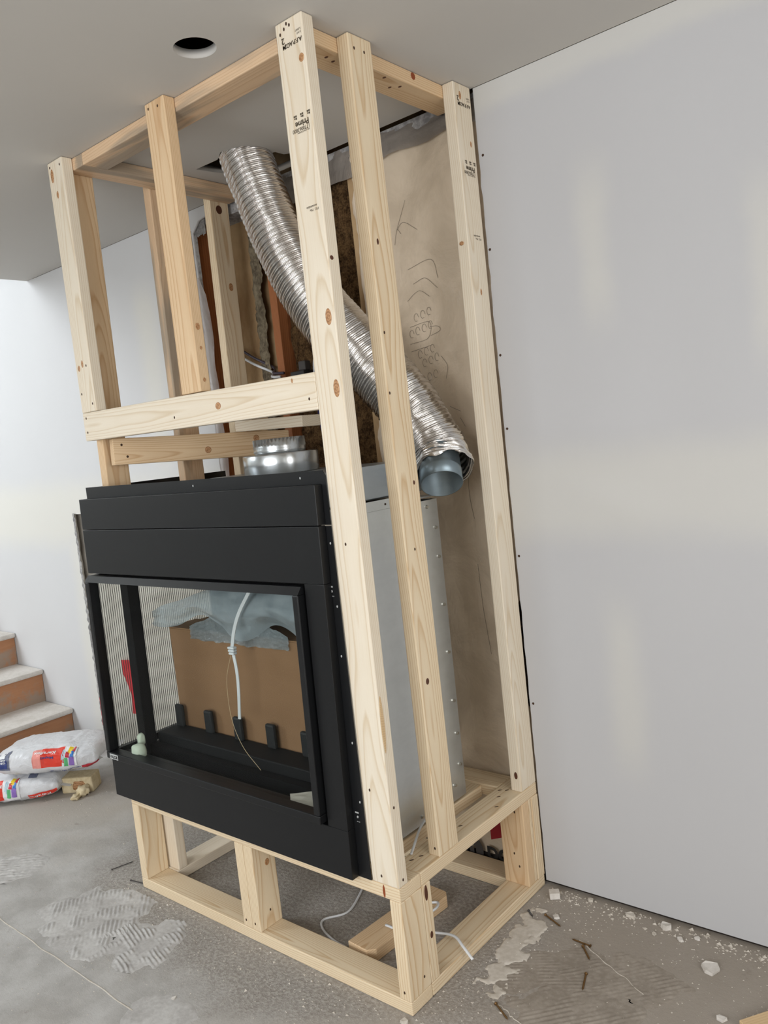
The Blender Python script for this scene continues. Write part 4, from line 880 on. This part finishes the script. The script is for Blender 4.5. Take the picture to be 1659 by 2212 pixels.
chip((0.408, 0.672), 0.026, 0.018, 'tread', 'rounded white chip leaning at the foot of the wall', 2)
chip((0.461, 0.640), 0.016, 0.008, 'tread', 'pale chip on the floor just in front of the rounded white chip', 3)
chip((0.572, 0.560), 0.040, 0.012, 'tread', 'large torn white plaster chip, the biggest on the right floor', 4)
chip((0.165, 0.690), 0.016, 0.012, 'plaster', 'tan chip at the wall foot close to the frame', 5)
chip((0.300, 0.678), 0.022, 0.010, 'plaster', 'flat tan flake at the wall foot, midway along', 6)
chip((0.500, 0.668), 0.014, 0.007, 'tread', 'small white chip at the wall foot right of the rounded chip', 7)
chip((0.390, 0.630), 0.012, 0.006, 'plaster', 'small tan chip on the floor left of the pale chip', 8)
chip((0.650, 0.395), 0.020, 0.010, 'tread', 'white chip near the bottom right edge of the floor', 9)
chip((-0.82, -0.215), 0.010, 0.007, 'tread', 'small round white chip on the mortar patch in front of the platform', 10)
chip((-0.004, -0.03), 0.020, 0.010, 'plaster', 'tan chip under the front right corner of the frame', 11)
chip((-0.62, -0.30), 0.013, 0.004, 'tread', 'thin white flake on the floor near the bottom edge', 12)
# loose screws on the floor
def screw(a, b, label, mat='nail', r=0.0028):
    a, b = Vector((*a, 0.003)), Vector((*b, 0.003)); d = (b-a).normalized(); t = thing('loose_screw', label, 'screw', a, 'loose screws on the floor')
    sd = d.cross(Vector((0, 0, 1))); L_ = (b-a).length
    def ring(prof, nm):
        vs, fs = [], []
        for h, rr in prof:
            for k in range(10): an = 2*math.pi*k/10; vs.append(d*h+sd*(rr*math.cos(an))+Vector((0, 0, rr*math.sin(an))))
        for i in range(len(prof)-1):
            for k in range(10): fs.append((i*10+k, i*10+(k+1) % 10, (i+1)*10+(k+1) % 10, (i+1)*10+k))
        fs.append(tuple(range(10))); fs.append(tuple((len(prof)-1)*10+k for k in range(10)))
        o = pyd(nm, vs, fs, mat); o.parent = t
    ring([(0, r*1.7), (0.0015, r*1.7), (0.005, r*0.7)], 'screw_head')
    thr = []; nt = 14
    for i in range(nt): h = 0.006+(L_-0.014)*i/nt; thr += [(h, r*0.65), (h+(L_-0.014)/nt*0.5, r*1.0)]
    ring([(0.0052, r*0.65)]+thr+[(L_-0.006, r*0.6), (L_, 0.0002)], 'screw_shank')
screw((0.081, 0.556), (0.149, 0.526), 'brass screw nearest the frame on the right floor')
screw((0.262, 0.488), (0.201, 0.491), 'brass screw lying across the floor, crossing another at its head')
screw((0.243, 0.478), (0.286, 0.432), 'brass screw whose head touches the crosswise screw')
screw((0.302, 0.376), (0.323, 0.311), 'brass screw pointing to the bottom of the photo, on the ridged mortar')
screw((0.156, 0.152), (0.214, 0.118), 'long brass screw near the bottom edge right of the frame corner')
screw((0.027, 0.549), (0.055, 0.527), 'short dark screw close to the right sole plate', 'ink_grey')
screw((-1.436, 0.005), (-1.413, 0.085), 'dark nail on the bare concrete left of the platform', 'ink_grey', 0.0020)
screw((-1.300, 0.0), (-1.236, 0.012), 'short dark nail beside the left foot of the platform', 'ink_grey', 0.0020)
# drywall screws along the right sheet
for p in ((0.018, 2.293), (0.012, 2.019), (0.014, 1.703), (0.014, 1.479), (0.014, 1.082), (0.016, 0.608)):
    bm = bmesh.new(); bmesh.ops.create_cone(bm, cap_ends=True, segments=10, radius1=0.0042, radius2=0.0035, depth=0.0016, matrix=Matrix.Translation((p[0], D-0.0006, p[1])) @ Matrix.Rotation(math.pi/2, 4, 'X')); from_bm('drywall_screw', bm, 'hole', wr)
